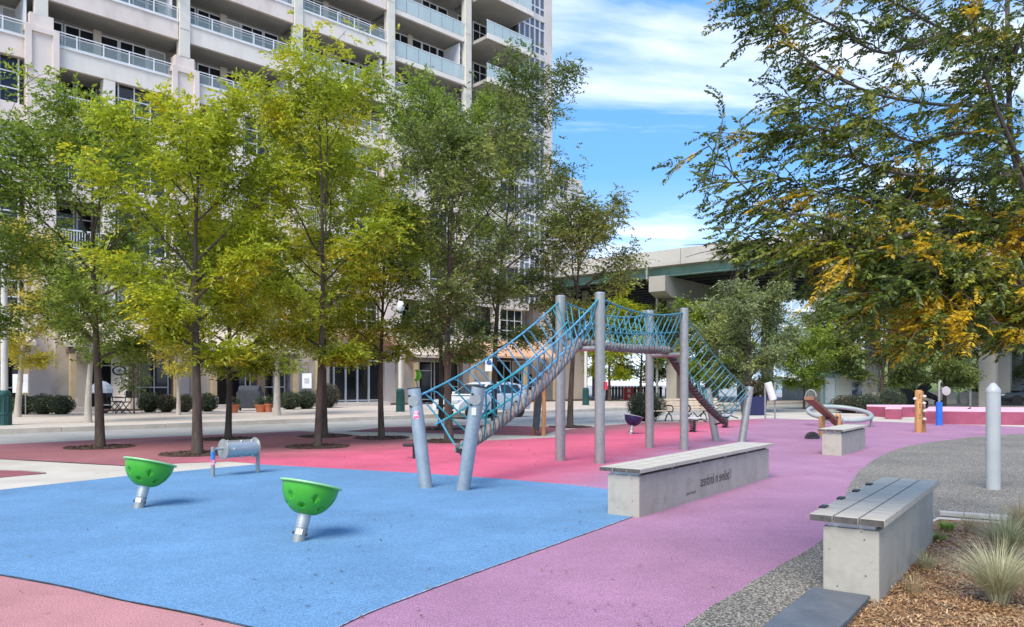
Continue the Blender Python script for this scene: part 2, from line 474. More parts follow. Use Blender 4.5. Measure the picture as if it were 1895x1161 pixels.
def rubber(name, nodes_colour, grain=0.35):
    """granular poured rubber: colour function + fine light/dark granules + soft stains"""
    m = bpy.data.materials.new(name)
    m.use_nodes = True
    nt = m.node_tree
    b = nt.nodes["Principled BSDF"]
    b.inputs["Roughness"].default_value = 0.85
    b.inputs["Specular IOR Level"].default_value = 0.25
    t = nt.nodes.new("ShaderNodeTexCoord")
    col = nodes_colour(nt, t)
    fine = nt.nodes.new("ShaderNodeTexNoise")
    fine.inputs["Scale"].default_value = 95
    fine.inputs["Detail"].default_value = 2
    nt.links.new(t.outputs["Object"], fine.inputs[0])
    st = nt.nodes.new("ShaderNodeTexNoise")
    st.inputs["Scale"].default_value = 0.55
    st.inputs["Detail"].default_value = 7
    st.inputs["Roughness"].default_value = 0.7
    nt.links.new(t.outputs["Object"], st.inputs[0])
    r1 = nt.nodes.new("ShaderNodeMapRange")
    r1.inputs[1].default_value, r1.inputs[2].default_value = 0.3, 0.7
    r1.inputs[3].default_value, r1.inputs[4].default_value = 1 - grain, 1 + grain
    nt.links.new(fine.outputs[0], r1.inputs[0])
    r2 = nt.nodes.new("ShaderNodeMapRange")
    r2.inputs[1].default_value, r2.inputs[2].default_value = 0.3, 0.7
    r2.inputs[3].default_value, r2.inputs[4].default_value = 0.78, 1.14
    nt.links.new(st.outputs[0], r2.inputs[0])
    # scuffs: drawn-out darker rubs and small spots
    mps = nt.nodes.new("ShaderNodeMapping"); mps.inputs["Scale"].default_value = (0.8, 3.2, 1); mps.inputs["Rotation"].default_value = (0, 0, 0.35)
    nt.links.new(t.outputs["Object"], mps.inputs[0])
    sc_ = nt.nodes.new("ShaderNodeTexNoise"); sc_.inputs["Scale"].default_value = 2.2; sc_.inputs["Detail"].default_value = 8; sc_.inputs["Roughness"].default_value = 0.75
    nt.links.new(mps.outputs[0], sc_.inputs[0])
    r4 = nt.nodes.new("ShaderNodeMapRange"); r4.inputs[1].default_value, r4.inputs[2].default_value = 0.55, 0.75
    r4.inputs[3].default_value, r4.inputs[4].default_value = 1.0, 0.80
    nt.links.new(sc_.outputs[0], r4.inputs[0])
    m4 = nt.nodes.new("ShaderNodeMath"); m4.operation = 'MULTIPLY'
    nt.links.new(r2.outputs[0], m4.inputs[0]); nt.links.new(r4.outputs[0], m4.inputs[1]); r2 = m4
    mm = nt.nodes.new("ShaderNodeMath"); mm.operation = 'MULTIPLY'
    nt.links.new(r1.outputs[0], mm.inputs[0]); nt.links.new(r2.outputs[0], mm.inputs[1])
    vm = nt.nodes.new("ShaderNodeVectorMath"); vm.operation = 'SCALE'
    nt.links.new(col, vm.inputs[0]); nt.links.new(mm.outputs[0], vm.inputs[3])
    nt.links.new(vm.outputs[0], b.inputs["Base Color"])
    bp = nt.nodes.new("ShaderNodeBump")
    bp.inputs["Strength"].default_value = 0.35; bp.inputs["Distance"].default_value = 0.004
    nt.links.new(fine.outputs[0], bp.inputs["Height"])
    nt.links.new(bp.outputs[0], b.inputs["Normal"])
    return m

def solid_col(c):
    def f(nt, t):
        r = nt.nodes.new("ShaderNodeRGB"); r.outputs[0].default_value = (*c, 1); return r.outputs[0]
    return f

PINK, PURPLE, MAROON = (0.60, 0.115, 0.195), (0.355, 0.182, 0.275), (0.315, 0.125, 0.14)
def blend_cols(nt, t):
    # pink pigment in the middle, purple to the right; maroon blended in towards the street
    sp = nt.nodes.new("ShaderNodeSeparateXYZ")
    nt.links.new(t.outputs["Object"], sp.inputs[0])
    n = nt.nodes.new("ShaderNodeTexNoise")
    n.inputs["Scale"].default_value = 1.1; n.inputs["Detail"].default_value = 6
    nt.links.new(t.outputs["Object"], n.inputs[0])
    def lin(ax, ay, c):
        m1 = nt.nodes.new("ShaderNodeMath"); m1.operation = 'MULTIPLY'; m1.inputs[1].default_value = ax
        nt.links.new(sp.outputs[0], m1.inputs[0])
        m2 = nt.nodes.new("ShaderNodeMath"); m2.operation = 'MULTIPLY_ADD'; m2.inputs[1].default_value = ay
        nt.links.new(sp.outputs[1], m2.inputs[0]); nt.links.new(m1.outputs[0], m2.inputs[2])
        m3 = nt.nodes.new("ShaderNodeMath"); m3.operation = 'MULTIPLY_ADD'; m3.inputs[1].default_value = 1.6; 
        nt.links.new(n.outputs[0], m3.inputs[0]); nt.links.new(m2.outputs[0], m3.inputs[2])
        r = nt.nodes.new("ShaderNodeMapRange"); r.interpolation_type = 'SMOOTHSTEP'
        r.inputs[1].default_value, r.inputs[2].default_value = c[0] + 0.8, c[1] + 0.8
        nt.links.new(m3.outputs[0], r.inputs[0])
        return r.outputs[0]
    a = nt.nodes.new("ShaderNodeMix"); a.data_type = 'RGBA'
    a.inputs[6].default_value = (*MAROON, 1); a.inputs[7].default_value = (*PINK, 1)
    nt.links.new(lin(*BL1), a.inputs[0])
    b = nt.nodes.new("ShaderNodeMix"); b.data_type = 'RGBA'
    b.inputs[7].default_value = (*PURPLE, 1)
    nt.links.new(a.outputs[2], b.inputs[6]); nt.links.new(lin(*BL2), b.inputs[0])
    return b.outputs[2]
# distance across the colour changes, in metres: pink begins where X*ax + Y*ay passes c0..c1
BL1 = (0.72, -0.69, (-15.2, -12.6))
BL2 = (0.906, -0.424, (-5.2, -3.2))
M_pinkpurple = rubber("rubber_pink_purple", blend_cols)
M_blue = rubber("rubber_blue", solid_col((0.125, 0.255, 0.42)))
M_salmon = rubber("rubber_salmon", solid_col((0.44, 0.205, 0.21)))
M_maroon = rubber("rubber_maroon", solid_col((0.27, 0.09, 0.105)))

def gravel_mat():
    m = bpy.data.materials.new("bound_gravel")
    m.use_nodes = True
    nt = m.node_tree; b = nt.nodes["Principled BSDF"]
    b.inputs["Roughness"].default_value = 0.9
    t = nt.nodes.new("ShaderNodeTexCoord")
    v = nt.nodes.new("ShaderNodeTexVoronoi"); v.inputs["Scale"].default_value = 75
    nt.links.new(t.outputs["Object"], v.inputs[0])
    r = nt.nodes.new("ShaderNodeValToRGB")
    r.color_ramp.elements[0].color = (0.11, 0.10, 0.083, 1)
    r.color_ramp.elements[1].color = (0.50, 0.445, 0.37, 1)
    e = r.color_ramp.elements.new(0.5); e.color = (0.27, 0.243, 0.20, 1)
    sp = nt.nodes.new("ShaderNodeSeparateColor")
    nt.links.new(v.outputs["Color"], sp.inputs[0])
    nt.links.new(sp.outputs[0], r.inputs[0])
    d = nt.nodes.new("ShaderNodeMapRange")
    d.inputs[1].default_value, d.inputs[2].default_value = 0.35, 0.65
    d.inputs[3].default_value, d.inputs[4].default_value = 1.0, 0.35
    nt.links.new(v.outputs["Distance"], d.inputs[0])
    st = nt.nodes.new("ShaderNodeTexNoise"); st.inputs["Scale"].default_value = 0.6; st.inputs["Detail"].default_value = 6
    nt.links.new(t.outputs["Object"], st.inputs[0])
    r2 = nt.nodes.new("ShaderNodeMapRange")
    r2.inputs[1].default_value, r2.inputs[2].default_value = 0.3, 0.7
    r2.inputs[3].default_value, r2.inputs[4].default_value = 0.8, 1.2
    nt.links.new(st.outputs[0], r2.inputs[0])
    mm = nt.nodes.new("ShaderNodeMath"); mm.operation = 'MULTIPLY'
    nt.links.new(d.outputs[0], mm.inputs[0]); nt.links.new(r2.outputs[0], mm.inputs[1])
    vm = nt.nodes.new("ShaderNodeVectorMath"); vm.operation = 'SCALE'
    nt.links.new(r.outputs[0], vm.inputs[0]); nt.links.new(mm.outputs[0], vm.inputs[3])
    nt.links.new(vm.outputs[0], b.inputs["Base Color"])
    bp = nt.nodes.new("ShaderNodeBump"); bp.inputs["Strength"].default_value = 0.7; bp.inputs["Distance"].default_value = 0.006
    bp.invert = True
    nt.links.new(v.outputs["Distance"], bp.inputs["Height"])
    nt.links.new(bp.outputs[0], b.inputs["Normal"])
    return m
M_gravel = gravel_mat()

# ------------------------------------------------------------------ ground and surfaces
def smooth_px(pts, sub=6):
    """Catmull-Rom through pixel points"""
    out = []
    P = pts
    for i in range(len(P) - 1):
        p0 = P[max(i - 1, 0)]; p1 = P[i]; p2 = P[i + 1]; p3 = P[min(i + 2, len(P) - 1)]
        for k in range(sub):
            t = k / sub
            out.append(tuple(0.5 * ((2 * p1[j]) + (-p0[j] + p2[j]) * t + (2 * p0[j] - 5 * p1[j] + 4 * p2[j] - p3[j]) * t * t
                             + (-p0[j] + 3 * p1[j] - 3 * p2[j] + p3[j]) * t ** 3) for j in (0, 1)))
    out.append(P[-1])
    return out

def sheet(name, pts, z, m, thick=0.0, rag=0.0):
    """flat sheet from ground pixels"""
    W = [g(u, v) for u, v in pts]
    if rag > 0:
        out = []
        for i, p in enumerate(W):
            q = W[(i + 1) % len(W)]
            L_ = (q - p).length
            ns = max(1, min(60, int(L_ / 0.12))) if p.y < 40 and L_ < 12 else 1
            for k in range(ns):
                e = p.lerp(q, k / ns)
                out.append(e + Vector((mnoise.noise(e * 3.1), mnoise.noise(e * 3.1 + Vector((9, 4, 2))), 0)) * rag + Vector((mnoise.noise(e * 14), mnoise.noise(e * 14 + Vector((5, 1, 2))), 0)) * rag * 0.5)
        W = out
    me = bpy.data.meshes.new(name)
    bm = bmesh.new()
    vsx = [bm.verts.new((p.x, p.y, z)) for p in W]
    f = bm.faces.new(vsx)
    f.normal_update()
    if f.normal.z < 0: f.normal_flip()
    if thick > 0:
        r = bmesh.ops.extrude_face_region(bm, geom=[f])
        bmesh.ops.translate(bm, verts=[e for e in r["geom"] if isinstance(e, bmesh.types.BMVert)], vec=(0, 0, thick))
        bmesh.ops.recalc_face_normals(bm, faces=bm.faces)
    bmesh.ops.triangulate(bm, faces=[q for q in bm.faces if len(q.verts) > 4])
    bm.to_mesh(me); bm.free()
    me.materials.append(m)
    return struct(link(name, me))

mb = MB(); mb.add([(-900, -60, -0.018), (900, -60, -0.018), (900, 1500, -0.018), (-900, 1500, -0.018)], [(0, 1, 2, 3)])
struct(mb.build("ground", M_asphalt))

# building / street frame
K0 = Vector((-18.4, 43.0, 0))
T = Vector((0.715, 0.699, 0)); N = Vector((0.699, -0.715, 0))
RZ = math.atan2(0.699, 0.715)
def sf(s, d, z=0.0):
    return K0 + T * s + N * d + Vector((0, 0, z))

def spoly(name, pts, z0, z1, m):
    mb = MB(); mb.prism([sf(s, d)[:2] for s, d in pts], z0, z1)
    return struct(mb.build(name, m))
# far pavement and its kerb
spoly("pavement", [(-60, 17.55), (-60, -1), (60, -1), (60, 17.55)], -0.1, 0.10, M_walk)
KERB_L = 3.0
kb = MB(); kb.box((0, 0, 0), (KERB_L - 0.02, 0.28, 0.26)); kbm = kb.mesh("kerb_stone", M_kerb, bevel=0.015)
kerb = struct(link("kerb", MB().box((0, 0, -0.02), (110, 0.24, 0.2)).mesh("kerb_bed", M_kerb)))
kerb.location = sf(-2, 17.70, 0.0); kerb.rotation_euler = (0, 0, RZ)
for i in range(-8, 18):
    link("kerb_stone", kbm, kerb, loc=(i * KERB_L + 2, 0.0, 0.005 + 0.004 * ((i * 7) % 3)))
# joints of the pavement: slabs as separate pieces are too fine at this distance; planting strip with low wall
spoly("planting_strip", [(-30, 3.6), (-30, 1.0), (35, 1.0), (35, 3.6)], 0.1, 0.16, M_mulchring)
for a, b in ((-30, 0.0 - 5.6), (-3.4, 3.0), (4.5, 11.2)):
    spoly("planter_edge_wall", [(a, 4.0), (a, 3.6), (b, 3.6), (b, 4.0)], 0.1, 0.34, M_kerb)
# plaza concrete that surrounds the rubber
sheet("plaza", [(-400, 826), (0, 822), (300, 808), (560, 797), (760, 788), (1000, 779), (1200, 770), (1450, 763), (2200, 762),
                (2600, 800), (2200, 1010), (1735, 960), (1500, 1100), (1300, 1400), (-600, 1400), (-900, 930)], -0.014, M_conc)

top_edge = [(-300, 836), (0, 822), (300, 808), (555, 797.5), (600, 799), (690, 808), (790, 815), (900, 815), (1028, 809),
            (1030, 797), (1100, 789), (1195, 781.5), (1260, 781), (1330, 778), (1414, 774.5), (1480, 776), (1620, 779.5), (1760, 785), (1895, 790), (2300, 797)]
right_edge = smooth_px([(2300, 799), (1895, 803), (1772, 812), (1670, 828), (1606, 858), (1574, 893), (1562, 925), (1546, 965), (1520, 1000),
                        (1450, 1042), (1350, 1101), (1260, 1161), (1100, 1290), (960, 1500)], 5)
blue_top = [(0, 906), (230, 881), (475, 859), (680, 870), (800, 877), (930, 886), (1057, 897), (1125, 905), (1215, 914)]
blue_right = [(1195, 944), (1159, 960), (1045, 1001), (918, 1046), (804, 1087), (684, 1133), (624, 1161), (555, 1191)]
blue_left = [(469, 1161), (350, 1134), (222, 1109), (120, 1085), (0, 1063), (-300, 1016)]
conc_up = [(475, 857), (423, 853), (322, 857), (225, 861), (0, 849), (-300, 838)]
pink_poly2 = top_edge + right_edge[1:] + [(700, 1500), (560, 1200), (600, 1165), (800, 1070), (1040, 985), (1130, 940), (1000, 905), (700, 885), (485, 869)] + conc_up
pink_poly = top_edge + right_edge[1:] + [(700, 1500), (555, 1191)] + blue_right[::-1][1:] + blue_top[::-1][:-2] + conc_up[0:]
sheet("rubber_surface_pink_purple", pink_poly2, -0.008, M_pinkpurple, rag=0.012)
sheet("rubber_surface_blue", blue_top + blue_right + blue_left + [(-300, 942)], -0.004, M_blue, rag=0.010)
sheet("rubber_surface_salmon", [(555, 1191)] + blue_left + [(-900, 1000), (-900, 1500), (700, 1500)], -0.010, M_salmon)
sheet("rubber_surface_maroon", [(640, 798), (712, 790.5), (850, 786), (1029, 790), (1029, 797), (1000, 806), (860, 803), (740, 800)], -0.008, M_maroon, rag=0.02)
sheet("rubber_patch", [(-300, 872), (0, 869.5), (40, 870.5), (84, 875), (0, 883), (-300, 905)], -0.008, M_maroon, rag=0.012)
gravel_poly = right_edge + [(1160, 1500), (1290, 1310), (1446, 1161), (1525, 1085), (1640, 1010), (1735, 954), (1895, 966), (2500, 1010), (2700, 830), (2300, 799)]
gp = gravel_poly[:-1]
sheet("gravel_path", gp, -0.004, M_gravel, rag=0.016)

# dark seams where the poured colours meet
def ribbon(name, pts, w, z, m):
    P = [g(u, v) for u, v in smooth_px(pts, 8)]
    vsx, fsx = [], []
    rr = random.Random(3)
    for i, p in enumerate(P):
        t = (P[min(i + 1, len(P) - 1)] - P[max(i - 1, 0)]).normalized()
        s = Vector((-t.y, t.x, 0)) * w * (0.5 + 0.9 * rr.random())
        vsx += [(p.x - s.x, p.y - s.y, z), (p.x + s.x, p.y + s.y, z)]
    for i in range(len(P) - 1):
        fsx.append((2 * i, 2 * i + 1, 2 * i + 3, 2 * i + 2))
    mb = MB(); mb.add(vsx, fsx)
    return struct(mb.build(name, m))
M_seam = mat("seam_gap", (0.03, 0.028, 0.03), (0.10, 0.09, 0.10), 40, 0.9)
M_seam2 = mat("seam_worn", (0.16, 0.16, 0.20), (0.45, 0.42, 0.48), 16, 0.9, contrast=(0.4, 0.6))
ribbon("seam_blue_salmon", [(-100, 1047)] + blue_left[:-1][::-1] + [(555, 1191)], 0.005, 0.0005, M_seam)
ribbon("seam_blue_purple", blue_right, 0.0055, 0.0005, M_seam2)
ribbon("seam_maroon", [(-200, 842), (0, 849), (225, 861), (270, 860.5)], 0.016, 0.0005, M_seam)
ribbon("seam_pink_blue", blue_top[2:-1], 0.004, 0.0005, M_seam2)
ribbon("seam_patch", [(0, 869.5), (40, 870.5), (84, 875), (50, 878)], 0.012, 0.0005, M_seam)
# ------------------------------------------------------------------ far lawn bank
lb = MB(); lb.add([(34, 70, 0), (120, 60, 0), (140, 110, 6), (44, 110, 6.5)], [(0, 1, 2, 3)])
struct(lb.build("grass_bank", M_lawn))
#PART2
# ------------------------------------------------------------------ apartment building
bld = thing("apartment_building", "tall pale concrete apartment block with stacked balconies behind the park trees", "building", K0, RZ)
BAY = 7.0
LEDGE0, FH = 18.45, 3.22
NLEV = 9
COLS = [-14, -7, 0, 7, 14, 21]
# core volume set back behind the loggias
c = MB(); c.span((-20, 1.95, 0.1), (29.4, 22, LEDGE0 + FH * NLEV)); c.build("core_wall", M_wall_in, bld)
c = MB(); c.span((-20.4, 1.6, LEDGE0 + FH * NLEV + 0.002), (29.8, 22.4, LEDGE0 + FH * NLEV + 1.0)); c.build("roof", M_fac, bld)
# upper columns
cm_ = MB(); cm_.box((0, 0, 0), (0.56, 0.5, FH * NLEV - 1.2))
colmesh = cm_.mesh("column", M_facgrey)
for s in COLS:
    o = link("column", colmesh, bld, loc=(s, 0.05, LEDGE0 + 1.2 + (FH * NLEV - 1.2) / 2))
    for k in range(1, NLEV):
        pass
collar = MB(); collar.box((0, 0, 0), (0.60, 0.54, 0.07)); collarm = collar.mesh("column_collar", M_facgrey)
for o in [x for x in bld.children if x.name.startswith("column")]:
    for k in range(1, NLEV, 2):
        link("column_collar", collarm, o, loc=(0, 0, LEDGE0 + FH * k - 0.4 - (LEDGE0 + 1.2 + (FH * NLEV - 1.2) / 2)))
# lower pilasters with stepped caps and inset panels
pm_ = MB(); pm_.span((-0.62, -0.25, 0.1), (0.62, 0.6, 19.1)); pm_.span((-0.52, -0.2, 19.1), (0.52, 0.5, 19.7))
pil = pm_.mesh("pilaster", M_facpink)
cap = MB(); cap.span((-0.74, -0.37, 18.75), (0.74, 0.2, 19.0)); cap.span((-0.74, -0.37, 16.9), (-0.46, -0.25, 18.75)); cap.span((0.46, -0.37, 16.9), (0.74, -0.25, 18.75))
cap.span((-0.72, -0.36, 16.5), (0.72, -0.25, 16.62))
capm = cap.mesh("capital", M_facpink)
for s in COLS:
    p = link("pilaster", pil, bld, loc=(s, 0, 0))
    link("capital", capm, p)
# spandrel bands (shared meshes)
def band_mesh(w, pink):
    b = MB(); b.span((-w / 2, -0.06, -1.05), (w / 2, 0.14, -0.09))
    return b.mesh("spandrel", M_facpink if pink else M_fac)
BW = BAY - 0.64
bandA, bandB = band_mesh(BW, False), band_mesh(BW, True)
lg = MB(); lg.span((-BW / 2, -0.13, -0.09), (BW / 2, 0.17, 0.0)); ledgem = lg.mesh("ledge", M_frame)
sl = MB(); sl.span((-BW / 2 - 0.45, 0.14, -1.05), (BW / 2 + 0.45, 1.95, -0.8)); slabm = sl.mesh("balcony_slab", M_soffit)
# framed railing with glass infill
def rail_mesh(w, h, np_):
    b = MB()
    b.span((-w / 2, -0.03, h - 0.05), (w / 2, 0.03, h)); b.span((-w / 2, -0.02, h - 0.17), (w / 2, 0.02, h - 0.14)); b.span((-w / 2, -0.02, 0.05), (w / 2, 0.02, 0.08))
    for i in range(np_ + 1):
        x = -w / 2 + 0.03 + (w - 0.06) * i / np_
        b.span((x - 0.03, -0.028, 0), (x + 0.03, 0.028, h - 0.05))
    return b.mesh("railing", M_frame)
NP = 5
railm = rail_mesh(BW, 0.74, NP)
gp_ = MB(); pw = (BW - 0.06) / NP; gp_.span((-pw / 2 + 0.05, -0.008, 0.09), (pw / 2 - 0.05, 0.008, 0.56)); panem = gp_.mesh("glass_panel", M_rail_glass)
# frameless balconies further along
gb = MB(); gb.span((-BW / 2, -0.06, -1.05), (BW / 2, 0.14, -0.72)); thinslab = gb.mesh("slab_edge", M_fac)
tg = MB(); tw = BW / 6; tg.span((-tw / 2 + 0.02, -0.012, -0.68), (tw / 2 - 0.02, 0.012, 0.30)); tealm = tg.mesh("glass_panel", M_rail_teal)
tr_ = MB(); tr_.span((-BW / 2, -0.03, 0.31), (BW / 2, 0.03, 0.36)); toprail = tr_.mesh("railing", M_frame)
# back wall windows: door + lights, dark panes proud of the core wall
def window_meshes(w, h, mull, trans):
    fr = MB()
    t = 0.07
    fr.span((-w / 2, -0.05, 0), (-w / 2 + t, 0.02, h)); fr.span((w / 2 - t, -0.05, 0), (w / 2, 0.02, h))
    fr.span((-w / 2 + t, -0.05, 0), (w / 2 - t, 0.02, t)); fr.span((-w / 2 + t, -0.05, h - t), (w / 2 - t, 0.02, h))
    for i in range(1, mull):
        x = -w / 2 + w * i / mull
        fr.span((x - 0.03, -0.048, t), (x + 0.03, 0.018, h - t))
    for z in trans:
        fr.span((-w / 2 + t, -0.044, z - 0.03), (w / 2 - t, 0.014, z + 0.03))
    pn = MB(); pn.span((-w / 2 + 0.02, -0.02, 0.02), (w / 2 - 0.02, 0.01, h - 0.02))
    return fr.mesh("window", M_frame), pn.mesh("pane", M_glass)
winU = window_meshes(1.45, 2.72, 2, (2.05,))
winD = window_meshes(1.0, 2.72, 1, (2.05,))
wallst = MB(); wallst.span((-0.2, -0.12, 0), (0.2, 0.0, 2.95)); 
pierm = wallst.mesh("wall_pier", M_beige)
divm = MB().span((-0.06, 0.1, -0.8), (0.06, 1.95, 2.0)).mesh("divider", M_frame)
M_blind = mat("drawn_blind", (0.34, 0.32, 0.29), (0.42, 0.40, 0.36), 0.6, 0.35, spec=0.6)
WCNT = [0]; BLINDS = {}
def win(parent, ms, loc):
    o = link("window", ms[0], parent, loc=loc); p_ = link("pane", ms[1], o)
    WCNT[0] += 1
    if (WCNT[0] * 7919) % 11 in (1, 6):
        key = ms[1].name
        if key not in BLINDS:
            xs = [v.co.x for v in ms[1].vertices]; zs = [v.co.z for v in ms[1].vertices]
            BLINDS[key] = [MB().span((min(xs) + 0.06, -0.026, max(zs) - (max(zs) - min(zs)) * f), (max(xs) - 0.06, -0.0205, max(zs) - 0.05)).mesh("blind", M_blind) for f in (0.35, 0.6, 0.9)]
        link("blind", BLINDS[key][WCNT[0] % 3], o)
    return o
for k in range(NLEV):
    L = LEDGE0 + FH * k
    for i, s in enumerate(COLS[:-1]):
        xc = s + BAY / 2
        glassy = (i >= 3 and k >= 3 and not (i == 3 and k == 3)) or (i >= 4 and k >= 2)
        if glassy:
            link("slab_edge", thinslab, bld, loc=(xc, 0, L))
            r = link("railing", toprail, bld, loc=(xc, -0.02, L))
            for q in range(6):
                link("glass_panel", tealm, r, loc=((q - 2.5) * tw, 0, 0))
        else:
            link("spandrel", bandB if (i * 3 + k * 5) % 4 == 0 else bandA, bld, loc=(xc, 0, L))
            link("ledge", ledgem, bld, loc=(xc, 0, L))
            r = link("railing", railm, bld, loc=(xc, -0.02, L))
            for q in range(NP):
                link("glass_panel", panem, r, loc=((q - (NP - 1) / 2) * pw, 0, 0))
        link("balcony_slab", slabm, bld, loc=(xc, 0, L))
        if k < 7:
            for x, wm in ((-2.55, winD), (-1.25, winU), (0.2, winD), (1.45, winU), (2.7, winD)):
                win(bld, wm, (xc + x, 1.94, L - 0.72))
            link("wall_pier", pierm, bld, loc=(xc - 0.40, 1.94, L - 0.8))
            if (i + k) % 2 == 0:
                link("divider", divm, bld, loc=(xc + 2.85, 0, L))
# end bay: projecting balconies, then curtain wall and corner pier
pbs = MB(); pbs.span((21.5, -1.7, -1.05), (26.3, 1.9, -0.8)); pbs.span((21.5, -1.7, -0.8), (26.3, -1.6, -0.7)); pbm = pbs.mesh("projecting_slab", M_soffit)
pge = MB(); pge.span((21.5, -1.78, -1.07), (26.36, -1.702, -0.68)); pge.span((26.302, -1.70, -1.07), (26.36, 1.6, -0.68)); pgem = pge.mesh("slab_edge", M_fac)
ptop = MB(); ptop.span((21.5, -1.68, 0.31), (26.3, -1.62, 0.36)); ptop.span((26.24, -1.62, 0.31), (26.3, 1.0, 0.36)); ptopm = ptop.mesh("railing", M_frame)
pg1 = MB().span((-0.38, -0.012, -0.66), (0.38, 0.012, 0.30)).mesh("glass_panel", M_rail_teal)
for k in range(NLEV):
    L = LEDGE0 + FH * k
    proj = k >= 1
    if proj:
        link("projecting_slab", pbm, bld, loc=(0, 0, L)); link("slab_edge", pgem, bld, loc=(0, 0, L))
        r = link("railing", ptopm, bld, loc=(0, 0, L))
        for q in range(6):
            link("glass_panel", pg1, r, loc=(21.9 + q * 0.8, -1.65, 0))
        for q in range(3):
            link("glass_panel", pg1, r, loc=(26.27, -1.2 + q * 0.8, 0), rz=math.pi / 2)
        for x in (22.4, 24.0, 25.4):
            win(bld, winU, (x, 1.94, L - 0.72))
    else:
        link("spandrel", bandA, bld, loc=(24.2, 0.02, L))
        link("balcony_slab", slabm, bld, loc=(24.2, 0.02, L))
# curtain wall: real mullions over grey glass
cw0, cw1, cz0, cz1 = 26.45, 29.5, 8.0, LEDGE0 + FH * NLEV - 0.02
cwg = MB(); cwg.span((cw0, 0.0, cz0), (cw1, 0.3, cz1)); cw = cwg.build("curtain_wall", M_curtain, bld)
mv = MB().span((-0.05, -0.09, cz0), (0.05, 0.0, cz1)).mesh("mullion", M_frame)
for i in range(6):
    link("mullion", mv, cw, loc=(cw0 + 0.05 + (cw1 - cw0 - 0.1) * i / 5, 0, 0))
mh = MB().span((cw0, -0.07, -0.06), (cw1, -0.001, 0.06)).mesh("transom", M_frame)
mh2 = MB().span((cw0, -0.11, -0.24), (cw1, -0.001, 0.24)).mesh("spandrel_bar", M_fac)
for k in range(14):
    z = 9.0 + k * FH * 1.0
    if z > cz1 - 1: break
    link("spandrel_bar", mh2, cw, loc=(0, 0, z)); link("transom", mh, cw, loc=(0, 0, z + 0.8)); link("transom", mh, cw, loc=(0, 0, z + 2.3))
c = MB(); c.span((29.5, -0.12, 0.1), (30.3, 1.2, cz1)); c.span((29.45, 1.2, 0.1), (30.2, 22, cz1)); c.build("end_wall", M_facpink, bld)
eb = MB(); eb.span((30.3, 1.6, -0.2), (31.5, 4.8, 0.0)); ebm = eb.mesh("end_balcony", M_fac)
eg = MB(); eg.span((31.42, 1.62, 0.02), (31.46, 4.78, 1.05)); eg.span((30.3, 1.62, 0.02), (31.42, 1.66, 1.05)); egm = eg.mesh("glass_guard", M_rail_teal)
ef = MB(); ef.span((31.40, 1.60, 1.06), (31.48, 4.8, 1.1)); ef.span((30.3, 1.60, 1.06), (31.40, 1.68, 1.1)); ef.span((31.40, 1.60, 0.0), (31.48, 1.615, 1.06)); efm = ef.mesh("guard_rail", M_frame)
for k in range(0, NLEV):
    o = link("end_balcony", ebm, bld, loc=(0, 0, LEDGE0 + FH * k + 1.7)); link("glass_guard", egm, o); link("guard_rail", efm, o)
# podium floors under the ledge: loggia half-bays with barred railings, window half-bays
PF = [4.75, 8.15, 11.55, 14.95]
spm = MB().span((-BW / 2, 0.02, -0.75), (BW / 2, 0.3, 0.15)).mesh("spandrel", M_facpink)
mid = MB().span((-0.28, -0.1, 0), (0.28, 0.5, 13.2)).mesh("middle_pier", M_fac)
winP = window_meshes(2.5, 2.45, 3, (1.55, 0.75))
br = MB(); br.span((-1.3, -0.03, 0.95), (1.3, 0.03, 1.02)); br.span((-1.3, -0.02, 0.08), (1.3, 0.02, 0.13))
for i in range(21):
    x = -1.28 + i * 0.128
    br.span((x - 0.016, -0.016, 0.131), (x + 0.016, 0.016, 0.949))
barm = br.mesh("barred_railing", M_frame)
psl = MB().span((-BW / 2, 0.3, -0.4), (BW / 2, 1.95, 0.0)).mesh("balcony_slab", M_soffit)
for s in COLS[:-1] + [21]:
    xc = s + BAY / 2
    link("middle_pier", mid, bld, loc=(xc - 0.35, 0.06, 4.2))
    for z in PF:
        link("spandrel", spm, bld, loc=(xc, 0, z)); link("balcony_slab", psl, bld, loc=(xc, 0, z))
        link("barred_railing", barm, bld, loc=(s + 1.9, 0.12, z + 0.15))
        win(bld, winD, (s + 1.5, 1.94, z + 0.02)); win(bld, winD, (s + 2.6, 1.94, z + 0.02))
        win(bld, winP, (s + 4.9, 0.35, z + 0.2))
# lower wing past the tower end
wg = MB(); wg.span((30.35, 1.3, 0.1), (36.6, 20, 17.4)); wg.span((31.6, 2.0, 17.4), (36.6, 20, 20.0)); wing = wg.build("wing_wall", M_facpink, bld)
lw = MB(); lw.span((31.6, 1.1, 17.2), (36.75, 1.3, 17.5)); lw.span((31.2, 1.2, 14.4), (36.65, 1.3, 14.6)); lw.span((36.601, 1.1, 17.2), (36.75, 20, 17.5)); lw.build("cornice", M_fac, bld)
for x in (32.6, 34.0, 35.6):
    win(bld, window_meshes(1.1, 1.7, 2, (1.2,)), (x, 1.98, 17.9))
for z in (5, 8.2, 11.4):
    for x in (32.2, 35.0):
        win(bld, window_meshes(1.7, 2.0, 2, (1.3,)), (x, 1.28, z))
r = link("railing", railm, bld, loc=(34.2, 1.2, 17.5), scale=(0.8, 1, 1.2))
